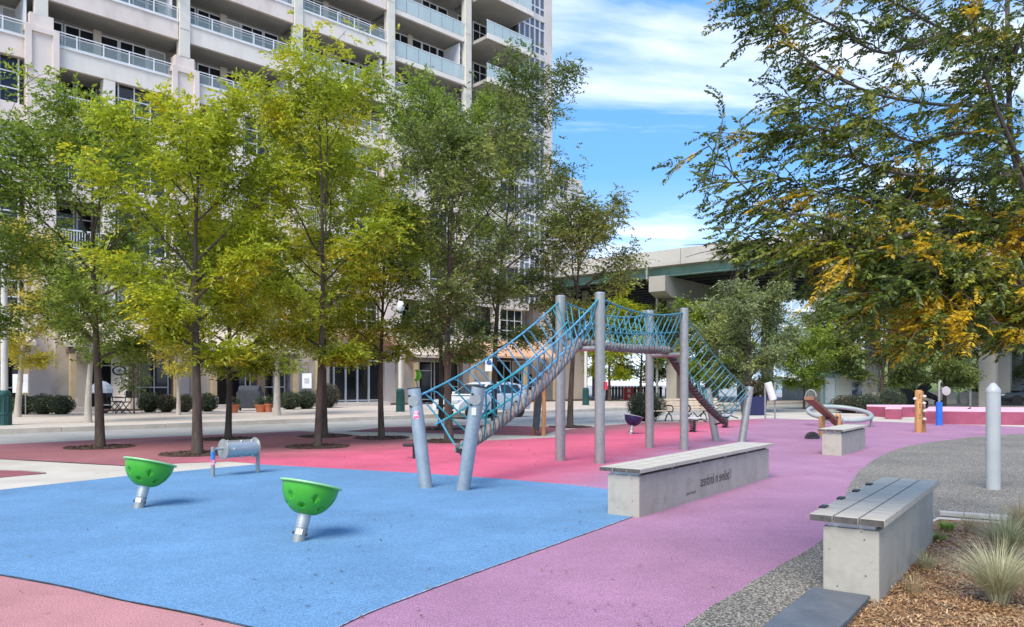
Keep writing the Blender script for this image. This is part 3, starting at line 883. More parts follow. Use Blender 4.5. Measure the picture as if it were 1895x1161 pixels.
# ground floor: canopies on posts, glazed fronts and rendered piers
gfw = window_meshes(2.3, 3.0, 3, (0.95,))
gfn = window_meshes(1.15, 2.9, 1, (2.1,))
canm = MB()
canm.add([(-2.9, -1.9, 3.25), (2.9, -1.9, 3.25), (2.9, 0.0, 4.35), (-2.9, 0.0, 4.35), (-2.9, -1.9, 3.45), (2.9, -1.9, 3.45), (2.9, 0.0, 4.6), (-2.9, 0.0, 4.6)],
         [(0, 1, 2, 3), (4, 5, 6, 7), (0, 1, 5, 4), (1, 2, 6, 5), (2, 3, 7, 6), (3, 0, 4, 7)])
canme = canm.mesh("canopy", M_canopy)
beam = MB().span((-2.7, -1.78, 2.95), (2.7, -1.6, 3.24)); 
for x in (-2.4, -1.2, 0, 1.2, 2.4): beam.span((x - 0.08, -1.59, 3.0), (x + 0.08, 0.02, 3.2))
beamm = beam.mesh("canopy_beam", M_postdk)
pst = MB().span((-0.13, -0.13, 0.16), (0.13, 0.13, 2.94)).mesh("post", M_post)
pstd = MB().span((-0.16, -0.16, 0.16), (0.16, 0.16, 2.94)).mesh("post", M_postdk)
base = MB().span((-0.2, -0.2, 0.16), (0.2, 0.2, 0.7)).mesh("post_base", M_beige)
pier = MB().span((-0.75, -0.35, 0.1), (0.75, 0.5, 4.2)).mesh("rendered_pier", M_beige)
fas = MB().span((-BW / 2, -0.05, 3.9), (BW / 2, 0.35, 4.7)).mesh("fascia", M_beige)
for i, s in enumerate(COLS):
    xc = s + BAY / 2
    link("rendered_pier", pier, bld, loc=(s + 1.3 if i % 2 else s + 1.0, -0.02, 0))
    link("fascia", fas, bld, loc=(xc, 0.03, 0))
    if i in (3, 5):
        continue
    o = link("canopy", canme, bld, loc=(xc, 0, 0)); link("canopy_beam", beamm, o)
    for x, pmh in ((-2.5, pst), (2.5, pst), (0.3, pstd)):
        p = link("post", pmh, bld, loc=(xc + x, -1.62, 0)); link("post_base", base, p)
    win(bld, gfn, (xc - 0.4, 0.1, 0.3)); win(bld, gfw, (xc + 1.55, 0.1, 0.3))
# main entrance: tall dark glazing under an arched timber soffit
gl = MB(); gl.span((7.8, 0.2, 0.12), (13.3, 0.3, 4.5)); ent = gl.build("entrance_glazing", M_glass, bld)
fr = MB().span((-0.05, 0.08, 0.12), (0.05, 0.2, 4.5)).mesh("mullion", M_frame)
for i in range(7): link("mullion", fr, ent, loc=(7.85 + i * 0.9, 0, 0))
tz = MB().span((7.8, 0.1, -0.04), (13.3, 0.19, 0.04)).mesh("transom", M_frame)
for z in (0.35, 3.0, 4.0): link("transom", tz, ent, loc=(0, 0, z))
arch = MB()
pts = [(7.2 + 6.6 * k / 12, 3.7 + 0.9 * math.sin(math.pi * k / 12)) for k in range(13)]
arch.extrude_profile([(a, b) for a, b in pts] + [(a, b + 0.45) for a, b in pts[::-1]], -2.0, 0.0, Matrix.Identity(4))
arch.build("arched_canopy", M_canopyo, bld)
for x in (7.4, 13.6): link("post", pst, bld, loc=(x, -1.8, 0))
tilec = MB(); tilec.add([(21.2, -2.2, 3.4), (29, -2.2, 3.4), (29, 0, 4.7), (21.2, 0, 4.7), (21.2, -2.2, 3.55), (29, -2.2, 3.55), (29, 0, 4.9), (21.2, 0, 4.9)],
         [(0, 1, 2, 3), (4, 5, 6, 7), (0, 1, 5, 4), (1, 2, 6, 5), (2, 3, 7, 6), (3, 0, 4, 7)])
tilec.build("sloped_canopy", M_canopyo, bld)
for x in (22, 24.5, 27): win(bld, gfw, (x, 0.1, 0.3))
for x in (21.6, 25.2, 28.6): link("post", pst, bld, loc=(x, -2.0, 0))

# ------------------------------------------------------------------ elevated highway
VP0 = Vector((11.24, 59.0, 0)); A = Vector((0.776, -0.631, 0)); B = Vector((0.631, 0.776, 0))   # A along the deck towards us, B across it
RV = math.atan2(A.y, A.x)
via = thing("elevated_highway", "elevated concrete highway on green steel girders crossing behind the playground", "viaduct", VP0, RV)
# local x along A, local y along B
DW = 24.0
X0, X1 = -160, 90
d = MB(); d.span((X0, 0.0, 10.42), (X1, DW, 10.62)); d.build("deck_slab", M_viad, via)
seg = 6.0
psegm = MB().extrude_profile([(-0.05, 10.45), (-0.28, 10.45), (-0.28, 10.68), (-0.2, 11.65), (0.05, 11.65), (0.05, 10.63), (-0.05, 10.63)], 0.02, seg - 0.02,
        Matrix(((0, 1, 0, 0), (1, 0, 0, 0), (0, 0, 1, 0), (0, 0, 0, 1)))).mesh("parapet_segment", M_viadlt)
for i in range(int((X1 - X0) / seg)):
    x = X0 + i * seg
    link("parapet_segment", psegm, via, loc=(x, 0, 0))
    if x > -40: 
        pass
d = MB(); d.span((X0, DW, 10.45), (X1, DW + 0.25, 11.6)); d.build("far_parapet", M_viadlt, via)
gm = MB().span((X0, -0.15, 9.82), (X1, 0.15, 10.418)); gm.span((X0, -0.3, 9.74), (X1, 0.3, 9.819)); 
gm.build("edge_girder", M_teal, via, loc=(0, 0.75, 0))
gd = MB().span((X0, -0.12, 9.82), (X1, 0.12, 10.418)); gd.span((X0, -0.25, 9.74), (X1, 0.25, 9.819)); gdm = gd.mesh("girder", M_gird)
for i in range(1, 14): link("girder", gdm, via, loc=(0, 0.75 + i * 1.7, 0))
capb = MB(); capb.extrude_profile([(-0.2, 9.73), (-0.2, 8.55), (0.9, 8.15), (DW - 1.6, 8.15), (DW, 8.8), (DW, 9.73)], -0.7, 0.7,
        Matrix(((0, 1, 0, 0), (1, 0, 0, 0), (0, 0, 1, 0), (0, 0, 0, 1))))
capbm = capb.mesh("pier_cap", M_viad)
pc = MB().span((-0.45, -0.45, 0.0), (0.45, 0.45, 8.15)).mesh("pier_column", M_viad)
pipe = MB(); pipe.tube([(-0.8, -0.35, 10.4), (-0.8, -0.35, 9.6), (-0.8, 1.3, 8.9), (-0.8, 1.3, 0.1)], 0.11, 8)
pipem = pipe.mesh("drain_pipe", M_galv, smooth=True)
for x in (-120, -94, -68, -42, -20, 0, 13.0, 21.4, 36, 54, 74):
    p = link("pier_cap", capbm, via, loc=(x, 0, 0))
    link("drain_pipe", pipem, p)
    for y in (2.6, 9.6, 16.5, 22.5): link("pier_column", pc, via, loc=(x, y, 0))
pipem2 = MB().tube([(0, 0, 9.6), (0, 0, 0.1)], 0.1, 8).mesh("drain_pipe", M_galv, smooth=True)
link("drain_pipe", pipem2, via, loc=(-0.85, 8.4, 0)); link("drain_pipe", pipem2, via, loc=(-0.85, 8.9, 0))

# ------------------------------------------------------------------ glass office far behind the highway
fb = thing("office_building", "distant pale blue glass office building seen under the elevated highway", "building", at(1462, 741, 120) * 1.0)
fb.location.z = 0
q = MB().span((-2.5, 0, 0), (5.5, 10, 15.6)); q.build("wall", mat("pale_blue_glass", (0.30, 0.42, 0.52), (0.45, 0.56, 0.64), 0.15, 0.2), fb)
hb = MB().span((-2.6, -0.2, -0.2), (5.6, 0, 0.2)).mesh("floor_band", M_frame)
for k in range(1, 7): link("floor_band", hb, fb, loc=(0, 0, k * 2.6))
vb = MB().span((-0.1, -0.15, 0), (0.1, -0.001, 15.5)).mesh("mullion", M_frame)
for k in range(7): link("mullion", vb, fb, loc=(-2.4 + k * 1.3, 0, 0))
cbp = at(1640, 741, 150); cbp.z = 0
cb = thing("concrete_hall", "long low pale concrete building far off under the elevated highway", "building", cbp)
q = MB().span((-22, 0, 0), (30, 12, 9)); q.build("wall", M_offwhite, cb)
q = MB().span((-22.4, -0.3, 9), (30.4, 12.4, 9.6)); q.build("roof", M_viad, cb)
wmw = window_meshes(3.0, 1.6, 3, ())
for k in range(9):
    win(cb, wmw, (-18 + k * 5.2, -0.02, 5.5)); win(cb, wmw, (-18 + k * 5.2, -0.02, 2.2))
# mast with a blue panel above the parapet
mp_ = g(1382, 740); mast = thing("sign_mast", "thin grey mast with a blue panel rising above the highway parapet", "mast", VP0 + A * 6.4 + B * 10 + Vector((0, 0, 10.62)))
MB().tube([(0, 0, 0), (0, 0, 6.5)], 0.05, 6).build("pole", M_galv, mast)
MB().span((-0.35, -0.06, 1.6), (0.35, 0.06, 3.1)).build("panel", mat("blue_panel", (0.18, 0.36, 0.62), rough=0.5), mast)
#PART3
# ------------------------------------------------------------------ concrete benches with slatted tops
AX = Vector((0.588, 0.809, 0)); PX = Vector((0.809, -0.588, 0))
RB = math.atan2(0.809, 0.588)
def bench(loc, L, w, label, hb=0.44, stops=True, sides=None):
    t = thing("concrete_bench", label, "bench", (loc.x, loc.y, 0), RB, "concrete benches with slatted tops")
    MB().span((0, 0, -0.02), (L, w, hb)).build("concrete_block", M_bench_c, t, bevel=0.012)
    oh, n = 0.045, 3
    W0, W1 = -0.04, w + 0.075
    sw = (W1 - W0 - 0.024) / n
    for i in range(n):
        y0 = W0 + i * (sw + 0.012)
        me = MB().span((-oh, y0, hb + 0.035), (L + oh, y0 + sw, hb + 0.08)).mesh("slat", M_slat, bevel=0.004)
        s = link("slat", me, t)
        MB().span((-oh - 0.0025, y0 + 0.003, hb + 0.038), (-oh - 0.0005, y0 + sw - 0.003, hb + 0.077)).build("end_grain", M_slat_end, s)
    nb = max(2, int(L / 0.8))
    br_ = MB().span((-0.03, 0.03, hb), (0.03, w - 0.02, hb + 0.0345)).mesh("bracket", M_bracket)
    for i in range(nb + 1):
        link("bracket", br_, t, loc=(0.06 + (L - 0.12) * i / nb, 0, 0))
    MB().span((0.1, 0.04, hb + 0.001), (L - 0.1, w - 0.03, hb + 0.03)).build("shadow_gap_fill", M_dark, t)  # black filler standing in for the shade between block and slats
    if stops:
        sm = MB().span((-0.05, 0, 0), (0.05, 0.035, 0.012)).span((-0.05, 0.036, -0.05), (0.05, 0.042, 0.012)).mesh("skate_stop", M_dark)
        for i in range(int(L / 0.5)):
            link("skate_stop", sm, t, loc=(0.28 + i * 0.5, W1 - 0.034, hb + 0.0805))
    return t
b1 = bench(Vector((2.35, 4.91, 0)), 2.40, 0.345, "nearest concrete bench with grey slats beside the mulch bed", 0.46)
b2 = bench(Vector((1.345, 8.11, 0)), 4.33, 0.38, "long concrete bench with painted lettering between blue and purple rubber", 0.43, stops=False)
b3 = bench(Vector((6.52, 15.18, 0)), 2.2, 0.37, "short far concrete bench in front of the wooden seesaw", 0.43, stops=False)
def lettering(body, size, sx, x_right, z0, parent, name):
    cu = bpy.data.curves.new(name, 'FONT'); cu.body = body; cu.size = size
    tmp = bpy.data.objects.new(name, cu); COL.objects.link(tmp)
    dg = bpy.context.evaluated_depsgraph_get(); dg.update()
    me = bpy.data.meshes.new_from_object(tmp.evaluated_get(dg))
    bpy.data.objects.remove(tmp)
    n = len(me.vertices); co = np.zeros(n * 3, dtype=np.float32); me.vertices.foreach_get("co", co); co = co.reshape(-1, 3)
    out = np.stack([x_right - co[:, 0] * sx, np.full(n, -0.0025), z0 + co[:, 1]], axis=1)
    me.vertices.foreach_set("co", out.astype(np.float32).ravel()); me.update()
    me.materials.clear(); me.materials.append(M_ink)
    o = link(name, me, parent); o["kind"] = "stuff"; return o
lettering("I believe in kindness", 0.20, 0.66, 2.72, 0.14, b2, "lettering")
lettering("- Beautiful Souls", 0.052, 0.9, 1.53, 0.085, b2, "small_lettering")

# ------------------------------------------------------------------ spinner bowls
def bowl_mesh(m):
    n, rows = 72, 26
    R, H = 0.255, 0.27
    holes = [(a * 60 + (30 if r else 0), (0.62 if r == 0 else 0.36), (5.5 if r == 0 else 7.0), (0.115 if r == 0 else 0.09)) for r in (0, 1) for a in range(6)]
    V_, F_ = [], []
    for i in range(rows + 1):
        t = i / rows
        for k in range(n):
            a = 360.0 * k / n
            r = 0.07 + (R - 0.07) * math.sin(t * math.pi / 2) ** 0.85
            z = H * t ** 1.35
            dent = 0.0
            for (ha, ht, wa, wt) in holes:
                da = (a - ha + 180) % 360 - 180
                e = (da / wa) ** 2 + ((t - ht) / wt) ** 2
                if e < 1.0: dent = max(dent, min(1.0, (1 - e) * 2.2))
            r -= 0.034 * dent
            V_.append((r * math.cos(math.radians(a)), r * math.sin(math.radians(a)), z))
    for i in range(rows):
        for k in range(n):
            F_.append((i * n + k, i * n + (k + 1) % n, (i + 1) * n + (k + 1) % n, (i + 1) * n + k))
    F_.append(tuple(range(n - 1, -1, -1)))
    mb = MB(); mb.add(V_, F_)
    # inner shell
    mb.lathe([(R - 0.012, H), (R - 0.03, H * 0.7), (R - 0.08, H * 0.35), (0.05, 0.06)], 48)
    return mb.mesh("bowl", m, smooth=True)
def make_bowl(loc, label, lean, m, mr, group=None, sc=1.0):
    """lean: tilt vector (x, y) of the whole seat"""
    t = thing("spinner_bowl", label, "spinner seat", (loc.x, loc.y, 0), 0, group)
    ax = Vector((lean[0], lean[1], 1)).normalized()
    Mx = Vector((0, 0, 1)).rotation_difference(ax).to_matrix().to_4x4()
    b = link("bowl", bowl_mesh(m), t); b.matrix_local = Matrix.Translation(ax * 0.235) @ Mx
    prof = [(0.250, 0.262), (0.277, 0.262), (0.283, 0.270), (0.281, 0.279), (0.268, 0.282), (0.250, 0.279), (0.238, 0.270), (0.250, 0.262)]
    r = MB().lathe(prof, 64, cap=False).build("rim", mr, b, smooth=True)
    MB().lathe([(0.056, -0.06), (0.056, 0.115), (0.052, 0.12)], 20).build("post", M_galv, t, smooth=True).matrix_local = Mx
    MB().lathe([(0.0585, 0.118), (0.0585, 0.128), (0.050, 0.129), (0.050, 0.139), (0.0585, 0.14), (0.0585, 0.235), (0.066, 0.238), (0.075, 0.246)], 20).build("bearing_collar", M_inox, t, smooth=True).matrix_local = Mx
    for sx in (-1, 1):
        o = MB().lathe([(0.013, 0), (0.013, 0.012), (0.007, 0.016)], 8).build("bolt", M_dark, t)
        o.matrix_local = Mx @ Matrix.Translation((sx * 0.054, -0.015, 0.062)) @ Matrix.Rotation(sx * math.pi / 2, 4, 'Y')
    o = MB().span((-0.03, -0.0585, 0.05), (0.03, -0.0565, 0.10)).build("label_plate", M_offwhite, t); o.matrix_local = Mx
    t.scale = (sc, sc, sc)
    return t
make_bowl(g(553, 1000), "nearest tilted green plastic spinner bowl on a steel post", (0.17, 0.24), M_green, M_rim, "green spinner bowls")
make_bowl(g(257, 939), "farther tilted green plastic spinner bowl near the concrete strip", (0.15, 0.24), M_green, M_rim, "green spinner bowls", 1.03)
make_bowl(g(1167, 803), "navy blue spinner bowl tilted on the pink rubber behind the posts", (0.20, 0.12), M_navy, M_navyrim, None, 1.0)

# ------------------------------------------------------------------ steel rolling drum
p0, p1 = g(394, 882), g(477, 874)
drum = thing("rolling_drum", "steel rolling drum with rivets between two posts on the blue rubber edge", "play drum", (p0 + p1) / 2)
dl = p1 - p0; ang = math.atan2(dl.y, dl.x); half = dl.length / 2
drum.rotation_euler = (0, 0, ang)
DZ, DR = 0.40, 0.135
rotx = Matrix.Rotation(math.pi / 2, 4, 'Y')
body = MB().lathe([(DR, -0.27), (DR, 0.27)], 32, Matrix.Translation((0.06, 0, DZ)) @ rotx).build("barrel", M_inox, drum, smooth=True)
for x in (-0.21, 0.33):
    MB().lathe([(0.158, -0.008), (0.162, 0), (0.158, 0.008)], 32, Matrix.Translation((x, 0, DZ)) @ rotx).build("end_disc", M_galv, drum, smooth=True)
riv = MB().lathe([(0.022, 0), (0.02, 0.012), (0.01, 0.02), (0.002, 0.022)], 10).mesh("rivet", M_inox, smooth=True)
for x in (-0.1, 0.06, 0.24):
    for a in (30, 150, 270):
        r_ = math.radians(a + 60 * (x > 0))
        o = link("rivet", riv, drum)
        o.matrix_local = Matrix.Translation((x, DR * math.sin(r_) * 0.995, DZ + DR * math.cos(r_) * 0.995)) @ Matrix.Rotation(-r_, 4, 'X')
MB().tube([(-half, 0, DZ + 0.02), (half, 0, DZ + 0.0)], 0.02, 10).build("axle", M_inox, drum, smooth=True)
for x in (-half, half):
    MB().tube([(x, 0, -0.05), (x, 0, DZ + 0.05)], 0.03, 12).build("leg", M_galv, drum, smooth=True)
MB().tube([(-half, 0, 0.26), (-half, 0, 0.38)], 0.0325, 12).build("blue_sticker", M_bluetag, drum)
MB().tube([(-half, 0, 0.17), (-half, 0, 0.25)], 0.0325, 12).build("pink_sticker", M_pinktag, drum)

# ------------------------------------------------------------------ rope bridge climber
SA, SB, SCp, SD = g(1037, 852), g(1110, 857), g(1202, 828), g(1266, 832)
L1, L2, E1, E2 = g(788, 902), g(857, 906), g(1325, 815), g(1373, 817)
def top_at(u, v, y): return at(u, v, y)
L1t, L2t = at(766, 720, 10.55), at(886, 716, 10.15)
E1t, E2t = at(1309, 720, 19.45), at(1388, 716, 19.05)
org = (SA + SB + SCp + SD) / 4
rb = thing("rope_bridge", "steel post climber with blue rope nets and thick rope walkway on pink rubber", "climbing frame", org)
def W(mb, name, m, smooth=True, parent=rb):
    return mb.build(name, m, parent, smooth=smooth, world=True)
PH = 3.02
PR = 0.092
tops = {}
for key, p in (("A", SA), ("B", SB), ("C", SCp), ("D", SD)):
    o = W(MB().tube([p + Vector((0, 0, -0.05)), p + Vector((0, 0, PH))], PR, 20), "post", M_galv)
    MB().tube([p + Vector((0, 0, PH)), p + Vector((0, 0, PH + 0.02)), p + Vector((0, 0, PH + 0.03))], [PR + 0.003, PR + 0.003, PR * 0.7], 20).build("cap", M_bracket, o, smooth=True)
    tops[key] = p + Vector((0, 0, PH - 0.06))
for i, (b, t_) in enumerate(((L1, L1t), (L2, L2t), (E1, E1t), (E2, E2t))):
    d_ = (t_ - b).normalized()
    o = W(MB().tube([b - d_ * 0.06, t_], PR, 20), "leaning_post", M_galv_blue if i < 2 else M_galv)
    MB().tube([t_, t_ + d_ * 0.012], PR + 0.004, 20).build("cap", M_dark, o)
    sgn = Vector((-0.35, -0.92, 0.1))
    for q in (0.10, 0.24):
        c_ = t_ - d_ * q + Vector((-0.055, -PR * 0.78, 0))
        MB().tube([c_, c_ + Vector((-0.012, -0.022, 0))], 0.016, 8).build("bolt", M_dark, o)
    c_ = t_ - d_ * 0.17 + Vector((-0.02, -PR + 0.004, 0))
    MB().tube([c_ + Vector((0, 0.0, 0)), c_ + Vector((0, -0.008, 0))], 0.075, 20).build("clamp_plate", M_galv, o)
# stickers
s_ = L1t - (L1t - L1).normalized() * 0.36 + Vector((0, -PR - 0.002, 0))
W(MB().box(s_, (0.07, 0.006, 0.11)), "pink_sticker", M_pinktag, False)
s_ = L2t - (L2t - L2).normalized() * 0.33 + Vector((-0.01, -PR - 0.002, 0))
W(MB().box(s_, (0.06, 0.006, 0.10)), "white_sticker", M_offwhite, False)
W(MB().box(SB + Vector((PR + 0.012, -0.05, 1.38)), (0.05, 0.05, 0.14)), "red_tag", mat("red_tag", (0.6, 0.03, 0.07), rough=0.5), False)
BZ = 2.05
for (a_, b_) in ((SA, SB), (SCp, SD)):
    e_ = (b_ - a_).normalized()
    W(MB().tube([a_ + Vector((0, 0, BZ)) + e_ * 0.05, b_ + Vector((0, 0, BZ)) - e_ * 0.05], 0.048, 14), "cross_beam", M_galv)
def curve(p, q, sag, n):
    return [p.lerp(q, k / n) - Vector((0, 0, sag * 4 * (k / n) * (1 - k / n))) for k in range(n + 1)]
RR = 0.0135
mA, mC = (SA + SB) / 2 + Vector((0, 0, BZ + 0.11)), (SCp + SD) / 2 + Vector((0, 0, BZ + 0.11))
lowL = (L1 + L2) / 2 + Vector((0, 0, 0.50)) + AX * 0.30
lowE = (E1 + E2) / 2 + Vector((0, 0, 0.48)) - AX * 0.25
sections = [(L1t - (L1t - L1).normalized() * 0.12, tops["A"], L2t - (L2t - L2).normalized() * 0.12, tops["B"], lowL, mA - AX * 0.05, 0.15, 0.30, 8, 0.17),
            (tops["A"], tops["C"], tops["B"], tops["D"], mA - AX * 0.05, mC + AX * 0.05, 0.16, 0.05, 8, 0.03),
            (tops["C"], E1t - (E1t - E1).normalized() * 0.10, tops["D"], E2t - (E2t - E2).normalized() * 0.10, mC + AX * 0.05, lowE, 0.16, 0.30, 8, 0.17)]
for si, (pl, ql, pr, qr, f0, f1, sag, fsag, nst, fs2) in enumerate(sections):
    shf = (0.10, -0.05, -0.10)[si]
    fat = curve(f0, f1, fs2, 40)
    # thick walkway rope: four laid strands
    dirs = (f1 - f0).normalized()
    side = PX.copy(); upv = side.cross(dirs).normalized()
    if upv.z < 0: upv = -upv
    n_tw = (f1 - f0).length / 0.50
    NS = 150
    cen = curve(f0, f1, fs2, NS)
    W(MB().tube(cen, 0.045, 8), "walkway_groove_shade", M_rubberblk)  # black tube added so the grooves between strands look shaded
    for st in range(4):
        path = []
        for k, c_ in enumerate(cen):
            a_ = 2 * math.pi * (n_tw * k / NS + st / 4)
            path.append(c_ + (side * math.cos(a_) + upv * math.sin(a_)) * 0.058)
        W(MB().tube(path, 0.034, 7), "walkway_rope_strand", (M_fat, M_fat, M_fat3)[si])
    M_r = (M_rope, M_rope2, M_rope3)[si]
    for (p, q, sgn) in ((pl, ql, -1), (pr, qr, 1)):
        hand = curve(p, q, sag, 36)
        W(MB().tube(hand, RR * 1.15, 8), "hand_rope", M_r)
        midp = [h.lerp(f, 0.52) + PX * sgn * 0.05 for h, f in zip(hand, curve(f0, f1, fs2, 36))]
        W(MB().tube(midp, RR, 6), "middle_rope", M_r)
        for j in range(nst):
            t0 = (j + 0.25) / nst; t1 = (j + 0.78) / nst
            def pt(c, t):
                x = t * (len(c) - 1); i_ = min(int(x), len(c) - 2); return c[i_].lerp(c[i_ + 1], x - i_)
            ha, hb_ = pt(hand, t0 + 0.02), pt(hand, t1)
            dn = 0.16
            la, lb_ = pt(cen, min(1, max(0, t0 + shf))) + PX * sgn * 0.10, pt(cen, min(1, max(0, t1 + shf))) + PX * sgn * 0.10
            dz = Vector((0, 0, 0.035))
            mid_a = ha.lerp(la, 0.5) + PX * sgn * 0.03; mid_b = hb_.lerp(lb_, 0.5) + PX * sgn * 0.03
            path = [la, mid_a, ha.lerp(mid_a, 0.16) , ha.lerp(hb_, 0.10) - dz * 0.6, ha.lerp(hb_, 0.3) - dz * 0.2, ha.lerp(hb_, 0.7) - dz * 0.2, ha.lerp(hb_, 0.90) - dz * 0.6, hb_.lerp(mid_b, 0.16), mid_b, lb_]
            W(MB().tube(path, RR * 0.9, 6), "net_loop", M_r)
    # lacing under the walkway
# hanging loops at both ends
for (ends, low) in (((L1t, L2t), lowL), ((E1t, E2t), lowE)):
    for e_ in ends:
        hk = e_ - Vector((0, 0, 0.2))
        W(MB().tube([hk + AX * 0.25 * (1 if low is lowL else -1), hk.lerp(low, 0.35) + AX * 0.2 * (1 if low is lowL else -1), hk.lerp(low, 0.75) + AX * 0.06 * (1 if low is lowL else -1), low], RR, 6), "end_rope", M_rope)
    near_p = L2 if low is lowL else E1
    nt_ = L2t if low is lowL else E1t
    W(MB().tube([low, near_p + (nt_ - near_p) * 0.30], 0.022, 8), "shackle", M_dark)
# ------------------------------------------------------------------ other play equipment
# pale bollard
p = g(1838, 905)
bo = thing("light_bollard", "tall pale grey bollard with a pointed cap on the gravel path", "bollard", p)
MB().lathe([(0.088, -0.05), (0.088, 1.29)], 28).build("shaft", M_bollard, bo, smooth=True)
MB().lathe([(0.0905, 1.291), (0.0905, 1.325), (0.078, 1.35), (0.03, 1.415), (0.006, 1.425)], 28).build("cap", M_bollard, bo, smooth=True)
# climbing post pair
p = g(1702, 800)
cp = thing("climbing_post", "orange timber climbing post with pale grips on the purple rubber", "climbing post", p)
MB().tube([(-0.03, 0, -0.05), (-0.04, 0, 0.6), (-0.03, 0, 1.2), (-0.03, 0, 1.24)], [0.105, 0.10, 0.105, 0.08], 10).build("timber", M_wood, cp, smooth=True)
MB().tube([(0.18, 0.16, -0.05), (0.10, 0.14, 1.18), (0.10, 0.14, 1.21)], [0.09, 0.085, 0.06], 10).build("timber", mat("robinia_dark", (0.30, 0.13, 0.045), (0.38, 0.18, 0.07), 8, 0.7), cp, smooth=True)
gr = MB().lathe([(0.01, -0.04), (0.05, -0.02), (0.055, 0.015), (0.02, 0.045)], 8).mesh("grip", mat("pale_grip", (0.62, 0.57, 0.50), rough=0.7), smooth=True)
for (x, y, z) in ((0.11, -0.06, 1.05), (0.13, -0.04, 0.62), (0.13, -0.02, 0.38), (-0.15, -0.02, 0.98), (0.09, -0.08, 0.85)): link("grip", gr, cp, loc=(x, y, z))
pg_ = MB().lathe([(0.016, 0), (0.016, 0.01)], 8, Matrix.Rotation(math.pi / 2, 4, 'X')).mesh("peg_hole", M_dark)
for z in (0.42, 0.5, 0.74, 0.82, 1.02, 1.1): link("peg_hole", pg_, cp, loc=(-0.05, -0.099, z))
# slide post with dark chute
p = g(1000, 806)
sp_ = thing("balance_post", "timber post pair with a dark slanted board behind the rope net", "play post", p)
MB().tube([(0.09, 0, -0.05), (0.1, 0, 0.8), (0.08, 0, 1.75)], [0.06, 0.055, 0.05], 8).build("timber", M_wood, sp_, smooth=True)
MB().tube([(-0.16, 0.25, -0.05), (-0.12, 0.25, 1.1), (-0.1, 0.25, 1.7)], [0.05, 0.05, 0.045], 8).build("timber", M_wooddk, sp_, smooth=True)
MB().add([(-0.22, 0.05, 0.25), (-0.06, -0.05, 0.1), (0.06, 0.02, 1.25), (-0.1, 0.12, 1.3), (-0.2, 0.1, 0.28), (-0.04, 0.0, 0.13), (0.08, 0.07, 1.28), (-0.08, 0.17, 1.33)],
   [(0, 1, 2, 3), (4, 5, 6, 7), (0, 1, 5, 4), (1, 2, 6, 5), (2, 3, 7, 6), (3, 0, 4, 7)]).build("dark_board", M_bbq, sp_)
# blue post with mirror
p = g(1738, 787)
bp_ = thing("mirror_post", "steel post with a blue sleeve and round convex mirror", "play post", p)
MB().tube([(0, 0, -0.02), (0, 0, 0.80)], 0.105, 16).build("blue_sleeve", M_bluepost, bp_, smooth=True)
MB().tube([(0, 0, 0.801), (0, 0, 1.45), (0.06, 0, 1.52)], 0.04, 12).build("pole", M_galv, bp_, smooth=True)
MB().lathe([(0.004, -0.10), (0.1, -0.08), (0.15, -0.03), (0.16, 0.0), (0.15, 0.02)], 24, Matrix.Translation((0.21, -0.05, 1.18)) @ Matrix.Rotation(-math.pi / 2, 4, 'X') @ Matrix.Rotation(math.pi, 4, 'X')).build("mirror_dome", mat("mirror_dome", (0.62, 0.52, 0.53), rough=0.12, metal=0.8), bp_, smooth=True)
MB().tube([(0.03, 0, 1.2), (0.2, 0.0, 1.18)], 0.018, 8).build("bracket_arm", M_dark, bp_)
# tilted spinner ring
p = g(1553, 788)
rg = thing("spinner_ring", "large tilted grey spinner ring on short steel legs behind the seesaw", "spinner ring", p)
ringp = [Vector((1.0 * math.cos(a), 1.0 * math.sin(a) * 0.98, 0.42 + 0.20 * math.sin(a) - 0.0 * math.cos(a))) for a in [2 * math.pi * k / 48 for k in range(49)]]
MB().tube(ringp, 0.075, 12, cap=False).build("ring_tube", mat("pale_ring", (0.30, 0.33, 0.325), (0.38, 0.40, 0.395), 3, 0.45, c3=(0.28, 0.37, 0.33), scale3=1.5), rg, smooth=True)
for a in (-0.6, -1.45, -2.5, 1.6):
    x, y, z = math.cos(a), math.sin(a), 0.42 + 0.2 * math.sin(a)
    MB().tube([(x, y, -0.02), (x, y, z - 0.05)], 0.04, 10).build("leg", M_galv, rg, smooth=True)
# seesaw
p = g(1536, 812)
ss = thing("wooden_seesaw", "timber seesaw with one end raised beside the tilted grey ring", "seesaw", p)
for (u, v) in ((1521, 806), (1551, 800)):
    q_ = g(u, v) - p
    MB().tube([q_ + Vector((0, 0, -0.05)), q_ + Vector((0, 0, 0.50)), q_ + Vector((0, 0, 0.53))], [0.085, 0.08, 0.06], 10).build("post", M_wood, ss, smooth=True)
qa, qb = g(1521, 806) - p, g(1551, 800) - p
MB().tube([qa + Vector((0, 0, 0.44)), qb + Vector((0, 0, 0.44))], 0.03, 10).build("axle", M_dark, ss, smooth=True)
pm2 = (qa + qb) / 2 + Vector((0, 0, 0.47))
dirp = (at(1497, 737, 18.6) - p) - pm2
e0, e1 = pm2 + dirp, pm2 - dirp * 0.62
tdir = dirp.normalized(); sdv = tdir.cross(Vector((0, 0, 1))).normalized() * 0.11; upp = sdv.cross(tdir).normalized() * 0.04
if upp.z < 0: upp = -upp
MB().add([e0 + sdv - upp, e0 - sdv - upp, e1 - sdv - upp, e1 + sdv - upp, e0 + sdv + upp, e0 - sdv + upp, e1 - sdv + upp, e1 + sdv + upp],
   [(0, 1, 2, 3), (4, 5, 6, 7), (0, 1, 5, 4), (1, 2, 6, 5), (2, 3, 7, 6), (3, 0, 4, 7)]).build("plank", M_wooddk, ss)
